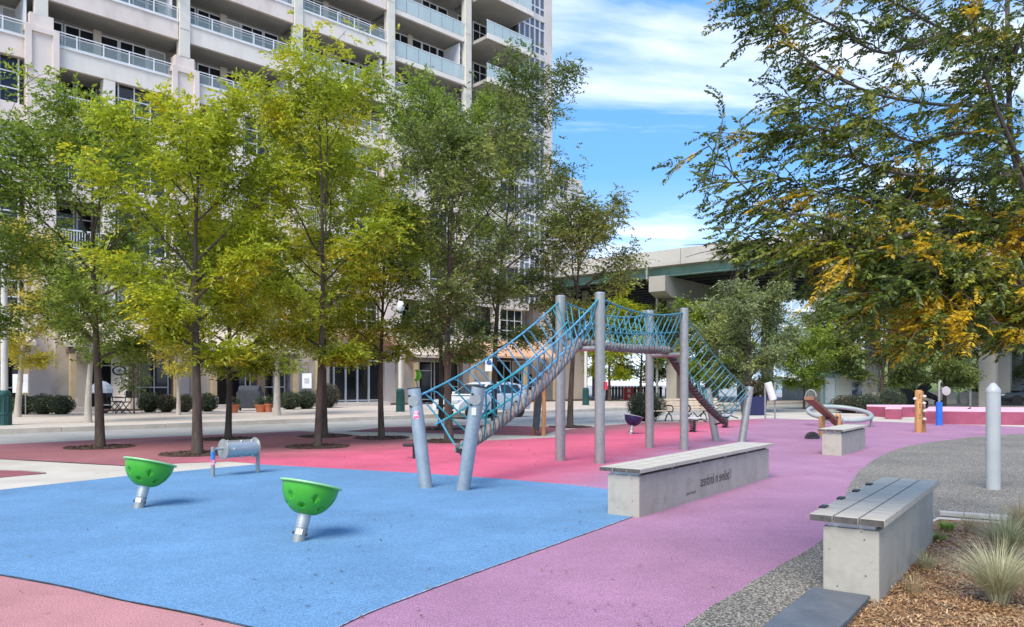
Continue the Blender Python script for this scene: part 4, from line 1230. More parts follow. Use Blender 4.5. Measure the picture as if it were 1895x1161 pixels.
for e_, sg in ((e0, -1), (e1, 1)):
    c_ = e_ + tdir * 0.28 * sg + upp * 2
    hp = [c_ + sdv * 1.1 * math.cos(a) + Vector((0, 0, 1)) * 0.16 * math.sin(a) for a in [math.pi * k / 10 for k in range(11)]]
    MB().tube(hp, 0.02, 8).build("handle", M_galv, ss, smooth=True)
p = g(1503, 812)
ty = thing("half_tyre", "black half buried tyre on the purple rubber by the seesaw", "tyre", p)
tp = [(0.14 * math.cos(a), 0, 0.0 + 0.13 * math.sin(a)) for a in [math.pi * k / 14 for k in range(15)]]
MB().tube(tp, [0.055] * 15, 10).build("tyre_arc", M_rubberblk, ty, smooth=True)
MB().span((-0.12, -0.045, -0.01), (0.12, 0.045, 0.1)).build("infill", M_rubberblk, ty)
# spring rockers
def rocker(u, v, label, rz):
    p = g(u, v)
    t = thing("spring_rocker", label, "spring rider", p, rz, "spring rockers behind the rope bridge")
    hel = [Vector((0.09 * math.cos(a), 0.09 * math.sin(a), 0.02 + 0.34 * a / (2 * math.pi * 5.5))) for a in [2 * math.pi * 5.5 * k / 70 for k in range(71)]]
    MB().tube(hel, 0.018, 6).build("spring", M_dark, t, smooth=True)
    MB().tube([(0, 0, 0), (0, 0, 0.015)], 0.12, 14).build("base_plate", M_dark, t)
    MB().span((-0.35, -0.11, 0.385), (0.35, 0.11, 0.425)).build("seat_board", M_offwhite, t, bevel=0.01)
    for sx in (-1, 1):
        MB().tube([(sx * 0.18, -0.25, 0.56), (sx * 0.16, 0, 0.43), (sx * 0.18, 0.25, 0.56)], 0.017, 6).build("handle", M_dark, t, smooth=True)
        MB().tube([(sx * 0.3, -0.28, 0.30), (sx * 0.28, 0, 0.37), (sx * 0.3, 0.28, 0.30)], 0.017, 6).build("footrest", M_dark, t, smooth=True)
    return t
rocker(1282, 799, "spring rocker with white seat just right of the fourth bridge post", 0.3)
rocker(1342, 791, "farther spring rocker by the lower end of the thick rope", 0.6)
p = g(763, 848)
rk = thing("rocking_stand", "low black rocking seat behind the front leaning posts", "rocker", p)
MB().tube([(0.05, 0, -0.02), (0.05, 0, 0.22)], 0.045, 10).build("stem", M_dark, rk, smooth=True)
MB().tube([(0.05, 0, 0.2), (0.03, 0, 0.5)], 0.015, 8).build("handle", M_dark, rk, smooth=True)
MB().lathe([(0.02, 0.22), (0.11, 0.225), (0.13, 0.25), (0.11, 0.275), (0.02, 0.28)], 16, Matrix.Translation((-0.06, 0, 0))).build("seat", M_rubberblk, rk, smooth=True)
# green cup on a rod
p = g(770, 806)
gc = thing("green_cup_stand", "bright green crescent cup on a bent rod beyond the leaning posts", "play stand", p)
MB().tube([(0.15, 0, -0.02), (0.14, 0, 0.5), (0.1, 0, 1.1), (0.0, 0, 1.52)], 0.018, 8).build("rod", M_galv, gc, smooth=True)
cr_ = [Vector((-0.02 + 0.10 * math.cos(a), 0, 1.66 + 0.13 * math.sin(a))) for a in [math.radians(-110 + 15 * k) for k in range(15)]]
MB().tube(cr_, [0.012 + 0.062 * math.sin(math.pi * k / 14) for k in range(15)], 10).build("cup", mat("lime_plastic", (0.16, 0.55, 0.02), rough=0.4), gc, smooth=True)
# talking tube
p = g(1425, 775)
tt = thing("talking_tube", "slanted white tube held on two thin steel legs by the dark planter", "play tube", p)
for x in (-0.2, 0.2):
    MB().tube([(x, 0, -0.02), (x, 0, 1.45)], 0.035, 8).build("leg", M_galv, tt, smooth=True)
MB().tube([(-0.12, -0.1, 1.48), (0.1, -0.1, 0.78)], 0.15, 16).build("tube", M_white, tt, smooth=True)
# pink walls
def pink_wall(name, pts_px, h, label, cat="low wall", top=True):
    P = [g(u, v) for u, v in pts_px]
    c0 = sum(P, Vector()) / len(P)
    t = thing(name, label, cat, (c0.x, c0.y, 0), 0, "pink low walls")
    MB().prism([(q - c0)[:2] for q in P], -0.02, h).build("wall", M_pinkwall, t)
    MB().prism([((q - c0) * 1.004)[:2] for q in P], h, h + 0.025).build("capping", M_pinktop, t)
    return t
pink_wall("low_wall", [(1604, 770), (1640, 772), (1712, 771.5), (1712, 767), (1604, 766.5)], 0.42, "dark pink low wall behind the tilted grey ring")
pink_wall("seat_block", [(1638, 775.5), (1668, 776), (1669, 772.4), (1640, 772.2)], 0.40, "lighter pink seat block standing against the pink wall", "seat block")
pink_wall("low_wall", [(1712, 784), (1800, 785.5), (1960, 787), (1960, 781), (1712, 779)], 0.44, "longest dark pink low wall behind the blue sleeved post")
pink_wall("low_wall", [(1716, 769), (1790, 769.5), (1796, 765.5), (1720, 765)], 0.30, "small pink step wall past the timber climbing post")
pink_wall("low_wall", [(1797, 771), (1900, 772), (1900, 768), (1797, 767)], 0.32, "far pink step wall left of the parked black car")
#PART4
# ------------------------------------------------------------------ street furniture and props
def lamp_post(p, label, hp, scale=1.0, head=True):
    t = thing("street_lamp", label, "street lamp", p, 0, "street lamps with dark green bases")
    MB().lathe([(0.27, 0.0), (0.27, 0.10), (0.21, 0.13), (0.20, 0.42), (0.22, 0.44), (0.22, 0.5), (0.19, 0.52), (0.18, 1.05), (0.20, 1.08), (0.19, 1.15), (0.10, 1.22)], 16).build("base", M_greenpaint, t, smooth=True)
    fl = MB()
    for k in range(12):
        a = 2 * math.pi * k / 12
        fl.tube([(0.2 * math.cos(a), 0.2 * math.sin(a), 0.14), (0.188 * math.cos(a), 0.188 * math.sin(a), 1.04)], 0.016, 5)
    fl.build("fluting", M_greenpaint, t)
    MB().lathe([(0.105, 1.2), (0.085, hp)], 14).build("pole", mat("pale_pole", (0.50, 0.47, 0.43), (0.58, 0.55, 0.51), 3, 0.7), t, smooth=True)
    if head:
        MB().lathe([(0.10, hp), (0.14, hp + 0.08), (0.11, hp + 0.14)], 14).build("collar", M_greenpaint, t, smooth=True)
        MB().lathe([(0.11, hp + 0.14), (0.2, hp + 0.28), (0.2, hp + 0.42), (0.13, hp + 0.58), (0.02, hp + 0.66)], 16).build("globe", M_white, t, smooth=True)
    return t
lp0 = lamp_post(g(8, 793), "street lamp with dark green base at the far left edge", 5.4)
lamp_post(g(741, 766), "street lamp with dark green base near the building entrance", 4.8)
lamp_post(g(1084, 753), "street lamp with dark green base seen between the bridge posts", 5.0)

def news_box(p):
    t = thing("newspaper_box", "bright red newspaper box on the far pavement", "newspaper box", p)
    MB().span((-0.42, -0.3, 0.05), (0.42, 0.3, 1.15)).build("cabinet", M_red, t, bevel=0.03)
    MB().span((-0.13, -0.32, 0.72), (0.13, -0.302, 1.02)).build("window", M_offwhite, t)
    MB().span((-0.11, -0.32, 0.30), (0.11, -0.302, 0.58)).build("panel", M_offwhite, t)
    MB().span((-0.40, -0.27, 0.0), (0.40, 0.27, 0.049)).build("plinth", M_dark, t)
news_box(g(1163, 742.5))
# black fence panels behind it
fp = g(1174, 741.5)
fe = thing("black_fence", "black slatted fence panel behind the red newspaper box", "fence", fp + Vector((0, 1.5, 0)))
fp2 = MB().span((-0.12, -0.02, 0.05), (0.12, 0.02, 1.25)).mesh("slat", M_dark)
for i in range(18): link("slat", fp2, fe, loc=(-2.25 + i * 0.285, 0, 0))
MB().span((-2.4, 0.021, 1.0), (2.8, 0.06, 1.1)).build("rail", M_dark, fe)
cw_ = thing("concrete_planter", "pale concrete planter wall right of the black fence", "planter", g(1262, 743))
MB().span((-1.3, -0.4, 0), (2.4, 0.6, 1.15)).build("wall", M_offwhite, cw_)
MB().span((-1.2, -0.3, 1.15), (2.3, 0.5, 1.2)).build("soil", M_mulchring, cw_)

# slatted park benches with iron sides
def park_bench(p, rz, label):
    t = thing("park_bench", label, "park bench", p, rz, "slatted park benches with black iron arms")
    for x in (-0.75, 0.0, 0.75):
        m_ = MB()
        m_.tube([(x, -0.28, 0), (x, -0.2, 0.2), (x, -0.05, 0.3), (x, 0.12, 0.22), (x, 0.24, 0.0)], 0.025, 6)
        m_.tube([(x, -0.3, 0.36), (x, -0.1, 0.36), (x, 0.2, 0.38), (x, 0.33, 0.85)], 0.025, 6)
        m_.tube([(x, -0.28, 0.36), (x, -0.34, 0.5), (x, -0.22, 0.6), (x, 0.05, 0.6), (x, 0.25, 0.55)], 0.022, 6)
        m_.tube([(x, -0.05, 0.3), (x, -0.02, 0.37)], 0.025, 6)
        m_.build("iron_side", M_dark, t, smooth=True)
    sm = MB().span((-0.82, -0.04, -0.018), (0.82, 0.04, 0.018)).mesh("slat", mat("bench_wood", (0.55, 0.42, 0.28), (0.66, 0.53, 0.38), 6, 0.7))
    for i in range(5):
        link("slat", sm, t, loc=(0, -0.26 + i * 0.10, 0.405))
    for i in range(4):
        o = link("slat", sm, t, loc=(0, 0.205 + i * 0.032, 0.50 + i * 0.105)); o.rotation_euler = (math.radians(75), 0, 0)
    return t
park_bench(g(1237, 779.5), 0.35, "slatted park bench between the two far vertical bridge posts")
park_bench(g(1301, 777.5), 0.30, "slatted park bench partly hidden by the descending thick rope")
# dark planter
p = g(1394, 768)
dp = thing("dark_planter", "dark square planter with yellow green plants beside the white tube", "planter", p)
MB().add([(-0.42, -0.42, 0), (0.42, -0.42, 0), (0.42, 0.42, 0), (-0.42, 0.42, 0), (-0.5, -0.5, 0.85), (0.5, -0.5, 0.85), (0.5, 0.5, 0.85), (-0.5, 0.5, 0.85)],
   [(0, 1, 2, 3), (4, 5, 6, 7), (0, 1, 5, 4), (1, 2, 6, 5), (2, 3, 7, 6), (3, 0, 4, 7)]).build("box", M_navy, dp, bevel=0.01)

# kiosk and barriers
p = g(1560, 755.5)
ki = thing("utility_kiosk", "small beige kiosk with teal roof and posters beyond the ring", "kiosk", p)
MB().span((-1.35, 0, 0), (1.5, 2.0, 1.95)).build("wall", mat("kiosk_beige", (0.50, 0.50, 0.42), (0.56, 0.56, 0.48), 1.5, 0.8), ki)
MB().span((-1.5, -0.15, 1.96), (1.65, 2.15, 2.12)).build("roof", mat("teal_roof", (0.18, 0.42, 0.36), rough=0.6), ki)
dr = MB().span((-1.15, -0.06, 0.05), (-0.45, -0.005, 1.85)).build("door", mat("teal_frame", (0.25, 0.45, 0.42), rough=0.6), ki)
MB().span((-1.08, -0.075, 0.3), (-0.52, -0.061, 1.78)).build("pane", M_offwhite, dr)
po = MB().span((0.45, -0.05, 0.35), (1.15, -0.005, 1.6)).build("poster_frame", M_offwhite, ki)
MB().span((0.5, -0.065, 0.4), (1.1, -0.051, 1.55)).build("poster", mat("poster_print", (0.03, 0.05, 0.10), (0.45, 0.47, 0.52), 2.2, 0.5, contrast=(0.5, 0.62)), po)
jb = MB(); jb.extrude_profile([(-0.3, 0), (0.3, 0), (0.12, 0.35), (0.08, 0.85), (-0.08, 0.85), (-0.12, 0.35)], -1.48, 1.48, Matrix(((0, 1, 0, 0), (1, 0, 0, 0), (0, 0, 1, 0), (0, 0, 0, 1))))
jbm = jb.mesh("barrier_block", M_viadlt)
for i, (u, lab) in enumerate(((1650, "concrete barrier block left of the black litter bin"), (1730, "concrete barrier block behind the blue sleeved post"), (1812, "concrete barrier block left of the tall pale bollard"))):
    o = tag(link("barrier_block", jbm, loc=g(u, 747.5)), lab, "barrier", "concrete road barriers under the highway")
    o.location.z = 0
hb = thing("site_hoarding", "white sheet hoarding left of the small kiosk", "hoarding", g(1487, 741))
for i in range(3):
    MB().span((-1.9 + i * 1.25, 0, 0.05), (-0.68 + i * 1.25, 0.05, 1.75)).build("panel", M_offwhite, hb)
p = g(1683, 751)
lb_ = thing("litter_bin", "black litter bin beside a dark post under the trees", "litter bin", p)
MB().span((-0.45, -0.3, 0.05), (0.1, 0.3, 1.1)).build("body", M_bbq, lb_, bevel=0.03)
MB().span((-0.5, -0.35, 1.1), (0.15, 0.35, 1.2)).build("lid", M_dark, lb_, bevel=0.02)
MB().tube([(0.32, 0, 0), (0.32, 0, 2.6)], 0.1, 8).build("post", M_dark, lb_)
# stroller
p = g(1722, 752)
st_ = thing("baby_stroller", "black folded hood stroller between the timber post and blue post", "stroller", p)
can = MB(); can.lathe([(0.02, 0.42), (0.3, 0.36), (0.42, 0.2), (0.45, 0.0)], 14, Matrix.Translation((-0.35, 0, 1.05)) @ Matrix.Rotation(-0.5, 4, 'Y')); can.build("hood", M_rubberblk, st_, smooth=True)
MB().add([(-0.6, -0.25, 0.7), (-0.6, 0.25, 0.7), (0.5, 0.25, 0.35), (0.5, -0.25, 0.35), (-0.6, -0.25, 1.1), (-0.6, 0.25, 1.1), (0.55, 0.25, 0.55), (0.55, -0.25, 0.55)],
   [(0, 1, 2, 3), (4, 5, 6, 7), (0, 1, 5, 4), (1, 2, 6, 5), (2, 3, 7, 6), (3, 0, 4, 7)]).build("seat", M_rubberblk, st_)
wh = MB().lathe([(0.16, -0.03), (0.2, -0.02), (0.2, 0.02), (0.16, 0.03)], 14, Matrix.Rotation(math.pi / 2, 4, 'X')).mesh("wheel", M_tyre)
for (x, y) in ((-0.5, -0.3), (-0.5, 0.3), (0.55, -0.2), (0.55, 0.2)): link("wheel", wh, st_, loc=(x, y, 0.2))
MB().tube([(-0.5, -0.3, 0.2), (0.0, -0.28, 0.6), (-0.75, -0.28, 1.15)], 0.02, 6).build("frame", M_galv, st_)
# parking sign by the car
p = g(905, 765)
sg = thing("parking_sign", "small white parking sign on a thin pole beside the white car", "sign", p)
MB().tube([(0, 0, 0.0), (0, 0, 2.75)], 0.03, 8).build("pole", M_galv, sg)
pl = MB().span((-0.19, -0.05, 2.05), (0.19, -0.031, 2.7)).build("plate", M_white, sg)
MB().lathe([(0.13, 0), (0.13, 0.004)], 20, Matrix.Translation((0, -0.0515, 2.48)) @ Matrix.Rotation(math.pi / 2, 4, 'X')).build("symbol", mat("sign_blue", (0.03, 0.1, 0.35), rough=0.5), pl)

# cars --------------------------------------------------------------
def make_car(p, rz, paint, glass, label, kind):
    t = thing("parked_car", label, "car", p, rz)
    # local x forward; side profile
    if kind == "hatch":
        L, Wd, H = 4.2, 1.78, 1.52
        low = [(-2.1, 0.32), (-2.1, 0.75), (-1.98, 0.98), (-1.0, 1.0), (0.75, 0.97), (1.7, 0.80), (2.05, 0.62), (2.1, 0.32)]
        cab = [(-1.95, 0.98), (-1.62, 1.40), (-0.9, 1.52), (0.0, 1.51), (0.35, 1.42), (1.10, 0.95)]
    else:
        L, Wd, H = 4.6, 1.8, 1.45
        low = [(-2.3, 0.34), (-2.3, 0.85), (-2.1, 0.97), (-1.3, 1.0), (0.85, 0.95), (1.9, 0.80), (2.25, 0.60), (2.3, 0.34)]
        cab = [(-1.75, 0.98), (-1.05, 1.38), (-0.5, 1.46), (0.15, 1.45), (0.45, 1.36), (1.2, 0.94)]
    hw = Wd / 2
    def shell(prof, n_in, z_split):
        mb = MB(); n = len(prof)
        vs_ = []
        for y, ins in ((-hw, 0.0), (hw, 0.0)):
            for (x, z) in prof:
                vs_.append((x, y * (1 - n_in(z)), z))
        fs_ = [tuple(range(n)), tuple(range(2 * n - 1, n - 1, -1))] + [((i + 1) % n, i, n + i, n + (i + 1) % n) for i in range(n)]
        return mb.add(vs_, fs_)
    body = shell(low, lambda z: 0.05 if z < 0.4 else (0.04 if z > 0.9 else 0.0), 0)
    bo_ = body.build("body", paint, t, smooth=True, bevel=0.05)
    cabm = shell(cab, lambda z: 0.06 + (z - 0.95) * 0.28, 0)
    cab_ = cabm.build("cabin", paint, t, smooth=True, bevel=0.04)
    # windows as proud dark panes following the cabin slopes
    def side_glass(x0, x1, x2, x3, z0, z1, sgn):
        f = lambda z: sgn * (hw * (1 - (0.06 + (z - 0.95) * 0.28)) + 0.006)
        return MB().add([(x0, f(z0), z0), (x1, f(z0), z0), (x2, f(z1), z1), (x3, f(z1), z1), (x0, f(z0) - sgn * 0.01, z0), (x1, f(z0) - sgn * 0.01, z0), (x2, f(z1) - sgn * 0.01, z1), (x3, f(z1) - sgn * 0.01, z1)],
            [(0, 1, 2, 3), (7, 6, 5, 4), (0, 1, 5, 4), (1, 2, 6, 5), (2, 3, 7, 6), (3, 0, 4, 7)])
    zt = cab[2][1] - 0.12
    for sgn in (-1, 1):
        side_glass(-0.28, 0.88, 0.32, -0.28, 1.03, zt, sgn).build("side_window", glass, t)
        side_glass(cab[0][0] + 0.32, -0.36, -0.36, cab[1][0] + 0.22, 1.03, zt, sgn).build("side_window", glass, t)
    def end_glass(a, b, off):
        (xa, za), (xb, zb) = a, b
        wa, wb = hw * (1 - (0.06 + (za - 0.95) * 0.28)) - 0.12, hw * (1 - (0.06 + (zb - 0.95) * 0.28)) - 0.10
        n_ = Vector((zb - za, 0, xa - xb)).normalized() * off
        if n_.z < 0: n_ = -n_
        return MB().add([(xa + n_.x, -wa, za + n_.z), (xa + n_.x, wa, za + n_.z), (xb + n_.x, wb, zb + n_.z), (xb + n_.x, -wb, zb + n_.z), (xa, -wa, za), (xa, wa, za), (xb, wb, zb), (xb, -wb, zb)],
            [(0, 1, 2, 3), (7, 6, 5, 4), (0, 1, 5, 4), (1, 2, 6, 5), (2, 3, 7, 6), (3, 0, 4, 7)])
    lerp2 = lambda a, b, t_: (a[0] + (b[0] - a[0]) * t_, a[1] + (b[1] - a[1]) * t_)
    end_glass(lerp2(cab[5], cab[4], 0.12), lerp2(cab[5], cab[4], 0.95), 0.02).build("windscreen", glass, t)
    end_glass(lerp2(cab[0], cab[1], 0.2), lerp2(cab[0], cab[1], 0.95), 0.02).build("rear_window", glass, t)
    for (x, sgn) in ((-1.28, -1), (1.32, -1), (-1.28, 1), (1.32, 1)):
        w_ = MB().lathe([(0.22, -0.1), (0.30, -0.105), (0.325, -0.07), (0.325, 0.07), (0.30, 0.105), (0.22, 0.1)], 24, Matrix.Rotation(math.pi / 2, 4, 'X')).build("wheel", M_tyre, t, smooth=True, loc=(x, sgn * (hw - 0.08), 0.325))
        MB().lathe([(0.215, -0.108), (0.17, -0.112), (0.16, -0.095), (0.05, -0.10), (0.05, 0.10), (0.16, 0.095), (0.17, 0.112), (0.215, 0.108)], 20, Matrix.Rotation(math.pi / 2, 4, 'X')).build("rim", M_rimm, w_, smooth=True)
        MB().lathe([(0.37, -0.06), (0.37, 0.012)], 24, Matrix.Translation((x, sgn * (hw - 0.012), 0.34)) @ Matrix.Rotation(math.pi / 2 * sgn, 4, 'X')).build("wheel_arch", M_tyre, t)
    fx = low[-2][0]
    for sgn in (-1, 1):
        MB().box((fx - 0.13, sgn * (hw - 0.3), 0.70), (0.3, 0.36, 0.14)).build("headlight", M_lamp, t, bevel=0.03)
        MB().box((low[0][0] + 0.08, sgn * (hw - 0.25), 0.85), (0.2, 0.28, 0.16)).build("tail_light", M_red, t, bevel=0.02)
        MB().box((0.78, sgn * (hw + 0.06), 1.03), (0.12, 0.2, 0.13)).build("wing_mirror", paint, t, bevel=0.02)
    MB().box((fx + 0.03, 0, 0.48), (0.08, 1.1, 0.2)).build("grille", M_tyre, t, bevel=0.02)
    MB().box((fx + 0.065, 0, 0.42), (0.03, 0.5, 0.1)).build("number_plate", M_offwhite, t)
    return t
cpos = g(893, 772)
make_car(cpos, RZ + math.pi, M_carwhite, M_carglass, "white hatchback parked by the kerb behind the rope net", "hatch")
make_car(g(1908, 750), math.pi - 0.12, M_carblack, M_carglass2, "black saloon parked at the far right under the highway", "saloon")

# ------------------------------------------------------------------ frontage props along the building
def sfz(s, d): return sf(s, d, 0.16)
def on_px(u, v): # point on pavement top
    return g(u, v, 0.10)
bush_mats = [leaf_mat("boxwood_leaf", (0.02, 0.035, 0.012), (0.075, 0.10, 0.035), trans=0.15), leaf_mat("boxwood_bronze", (0.05, 0.045, 0.02), (0.12, 0.10, 0.05), trans=0.15)]
def bush(p, r, h, label, mi=0, name="clipped_bush", seed=0, group="clipped bushes along the frontage", n=2600, ls=0.06):
    rng = np.random.default_rng(seed + 5)
    t = thing(name, label, "bush", p, 0, group)
    d_ = rnd_unit(n, rng); rad = 0.72 + 0.30 * rng.random(n) ** 0.5
    rad *= 1 + 0.08 * np.sin(d_[:, 0] * 7 + seed) * np.cos(d_[:, 1] * 6)
    C = d_ * rad[:, None] * np.array([r, r, h / 2]); C[:, 2] += h / 2
    C[:, 2] = np.maximum(C[:, 2], 0.02)
    link("foliage", np_mesh("foliage", leaf_quads(C, ls, ls * 0.6, rng, flat=0.2), 4, bush_mats[mi]), t)
    MB().lathe([(r * 0.3, 0.0), (r * 0.78, h * 0.3), (r * 0.78, h * 0.6), (r * 0.4, h * 0.85), (0.02, h * 0.9)], 10).build("shade_core", mat("bush_core", (0.012, 0.016, 0.008), rough=0.95), t, smooth=True)  # solid near-black core: shade inside the bush put into its colour
    return t
bush(on_px(42, 767), 0.55, 0.85, "dark hedge bush beside the leftmost street lamp", 0, seed=1)
bush(on_px(80, 767), 0.6, 0.9, "dark hedge bush, middle of the left planter", 0, seed=2)
bush(on_px(113, 767), 0.58, 0.85, "dark hedge bush at the right end of the left planter", 0, seed=3)
bush(on_px(276, 763), 0.52, 0.95, "round green clipped bush left of two bronze ones", 0, seed=4)
bush(on_px(308, 763), 0.45, 0.85, "round bronze clipped bush between two others", 1, seed=5)
bush(on_px(341, 763), 0.47, 0.85, "round bronze clipped bush, right of the trio", 1, seed=6)
bush(on_px(384, 762), 0.5, 0.9, "low green bush behind the second park tree", 0, seed=7)
bush(on_px(536, 758), 0.6, 0.95, "dark bush just right of the pale street trunk", 0, seed=8)
bush(on_px(566, 757), 0.62, 1.05, "dark rounded bush left of the twin trunks", 0, seed=9)
bush(on_px(606, 755), 0.7, 1.4, "tall bronze bush behind the twin trunks", 1, seed=10)
bush(g(1196, 779), 0.75, 1.15, "olive grass mound behind the navy spinner bowl", 0, "shrub_mound", seed=11, group="low shrubs on the plaza", n=3500)
bush(g(1570, 764), 0.9, 0.9, "olive shrub in front of the small kiosk", 1, "shrub_mound", seed=12, group="low shrubs on the plaza")
bush(g(1604, 765), 0.8, 0.95, "green shrub right of the kiosk shrub", 0, "shrub_mound", seed=13, group="low shrubs on the plaza")
bush(g(1647, 764), 0.75, 1.2, "grey green grassy shrub behind the pink seat block", 0, "shrub_mound", seed=14, group="low shrubs on the plaza")
o = bush(Vector((dp.location.x, dp.location.y, 0.84)), 0.45, 0.75, "yellow green plants growing in the dark planter", 1, "planter_plants", seed=15, group="planter plants", ls=0.09)
def pot(p, r, h, label, seed):
    t = thing("terracotta_pot", label, "plant pot", p, 0, "terracotta pots on the frontage")
    MB().lathe([(r * 0.7, 0), (r, h * 0.85), (r * 1.08, h * 0.86), (r * 1.08, h), (r * 0.9, h), (r * 0.85, h * 0.9)], 16).build("pot", M_terra, t, smooth=True)
    rng = np.random.default_rng(seed)
    C = rng.normal(size=(260, 3)) * np.array([r * 0.5, r * 0.5, h * 0.35]) + np.array([0, 0, h * 1.3])
    stuff(link("plant", np_mesh("plant", leaf_quads(C, 0.12, 0.05, rng, flat=0.2), 4, bush_mats[0]), t))
pot(on_px(432, 764), 0.27, 0.38, "terracotta pot left of the dark grill", 31)
pot(on_px(483, 763), 0.28, 0.36, "wider terracotta pot just right of the dark grill", 32)
pot(on_px(497, 763), 0.2, 0.4, "narrow terracotta pot beside the wider pot", 33)
t = thing("covered_grill", "dark covered barbecue grill between terracotta pots", "grill", on_px(463, 760))
MB().span((-0.6, -0.3, 0.12), (0.6, 0.3, 0.95)).build("cover", M_bbq, t, bevel=0.05)
MB().lathe([(0.3, -0.5), (0.3, 0.5)], 16, Matrix.Translation((0, 0, 0.95)) @ Matrix.Rotation(math.pi / 2, 4, 'Y')).build("hood", M_bbq, t, smooth=True)
for sx in (-0.5, 0.5): MB().tube([(sx, 0, 0), (sx, 0, 0.12)], 0.06, 8).build("wheel", M_dark, t)
t = thing("patio_umbrella", "small white domed patio umbrella behind the first park tree", "umbrella", on_px(188, 765))
MB().tube([(0, 0, 0), (0, 0, 1.6)], 0.03, 8).build("pole", M_galv, t)
MB().lathe([(0.5, 0.92), (0.47, 1.1), (0.36, 1.3), (0.18, 1.43), (0.02, 1.47)], 10).build("canopy", M_white, t)
MB().lathe([(0.25, 0), (0.25, 0.08), (0.05, 0.12)], 12).build("base", M_dark, t)
def director_chair(p, rz, label):
    t = thing("folding_chair", label, "chair", p, rz, "black folding chairs on the patio")
    for y in (-0.25, 0.25):
        MB().tube([(-0.22, y, 0), (0.22, y, 0.55)], 0.02, 6).build("leg", M_dark, t); MB().tube([(0.22, y, 0), (-0.22, y, 0.55)], 0.02, 6).build("leg", M_dark, t)
        MB().tube([(-0.22, y, 0.55), (-0.26, y, 1.0)], 0.02, 6).build("back_post", M_dark, t)
        MB().tube([(-0.24, y, 0.72), (0.24, y, 0.72)], 0.022, 6).build("arm", M_dark, t)
    MB().span((-0.22, -0.24, 0.50), (0.22, 0.24, 0.54)).build("seat", M_bbq, t); MB().span((-0.28, -0.25, 0.74), (-0.24, 0.25, 1.02)).build("backrest", M_bbq, t)
director_chair(on_px(228, 766), math.pi, "black folding chair right of the white patio umbrella")
director_chair(on_px(212, 764), 0.0, "black folding chair half behind the patio umbrella")
t = thing("notice_board", "small white notice on posts in the left planter", "notice", on_px(38, 768))
MB().span((-0.33, -0.02, 0.95), (0.33, 0.02, 1.75)).build("board", M_white, t); 
for x in (-0.2, 0.2): MB().tube([(x, 0.03, 0), (x, 0.03, 1.7)], 0.025, 6).build("post", M_galv, t)
MB().span((-0.13, -0.024, 1.4), (0.13, -0.021, 1.52)).build("print", M_ink, t)
t = thing("notice_board", "small white notice beside the bushes left of the entrance", "notice", on_px(568, 757))
MB().span((-0.25, -0.02, 1.1), (0.25, 0.02, 1.9)).build("board", M_white, t); MB().tube([(0, 0.03, 0), (0, 0.03, 1.8)], 0.025, 6).build("post", M_galv, t)
MB().span((-0.13, -0.024, 1.35), (0.13, -0.021, 1.65)).build("print", mat("notice_print", (0.25, 0.27, 0.30), (0.6, 0.6, 0.6), 14, 0.6), t)
# oval house sign on the rendered pier
os_ = sf(-7 + 1.0 + 0.0, 0.40, 0)
for cand in [sf(-2.72, 0.42, 0)]:
    os_ = cand
t = thing("oval_sign", "black framed oval sign on the pale pier above the folding chairs", "sign", at(221, 686, 39.6))
ovm = MB().lathe([(0.30, -0.02), (0.30, 0.02)], 24, Matrix.Rotation(math.pi / 2, 4, 'X')).build("frame", M_dark, t); ovm.scale = (1.25, 1, 0.85)
o2 = MB().lathe([(0.22, 0.021), (0.22, 0.03)], 24, Matrix.Rotation(math.pi / 2, 4, 'X')).build("face", M_offwhite, t); o2.scale = (1.2, 1, 0.8)
MB().box((0.02, -0.04, 0.0), (0.05, 0.012, 0.22), Matrix.Rotation(0.5, 3, 'Y')).build("mark", M_ink, t)
MB().tube([(-0.36, 0, 0.3), (-0.15, 0, 0.42), (0, 0, 0.34), (0.15, 0, 0.42), (0.36, 0, 0.3)], 0.035, 6).build("scroll", M_dark, t)
MB().span((-0.45, 0.03, -1.8 - 0.5), (0.45, 0.4, 1.4)).build("backing_pier", M_fac, t)
#PART5
# ------------------------------------------------------------------ trees
LM = {
 "green":  leaf_mat("leaf_green", (0.10, 0.17, 0.02), (0.38, 0.48, 0.07), (0.50, 0.53, 0.05), (0.62, 0.82), 0.7, 0.45),
 "lime":   leaf_mat("leaf_lime", (0.20, 0.28, 0.018), (0.56, 0.62, 0.05), (0.72, 0.62, 0.04), (0.58, 0.82), 0.8, 0.45),
 "yellow": leaf_mat("leaf_yellow_green", (0.25, 0.32, 0.016), (0.57, 0.62, 0.04), (0.78, 0.66, 0.03), (0.62, 0.80), 0.7, 0.45),
 "gold":   leaf_mat("leaf_gold", (0.40, 0.37, 0.04), (0.74, 0.66, 0.11), (0.76, 0.56, 0.08), (0.58, 0.8), 0.8, 0.45),
 "dark":   leaf_mat("leaf_dark", (0.06, 0.095, 0.022), (0.27, 0.33, 0.09), (0.38, 0.42, 0.08), (0.60, 0.82), 0.8, 0.38),
 "olive":  leaf_mat("leaf_olive", (0.08, 0.105, 0.025), (0.32, 0.35, 0.085), (0.44, 0.42, 0.08), (0.60, 0.82), 0.9, 0.38),
 "grey":   leaf_mat("leaf_greygreen", (0.09, 0.13, 0.045), (0.40, 0.45, 0.20), (0.44, 0.48, 0.11), (0.60, 0.82), 0.8, 0.38),
}
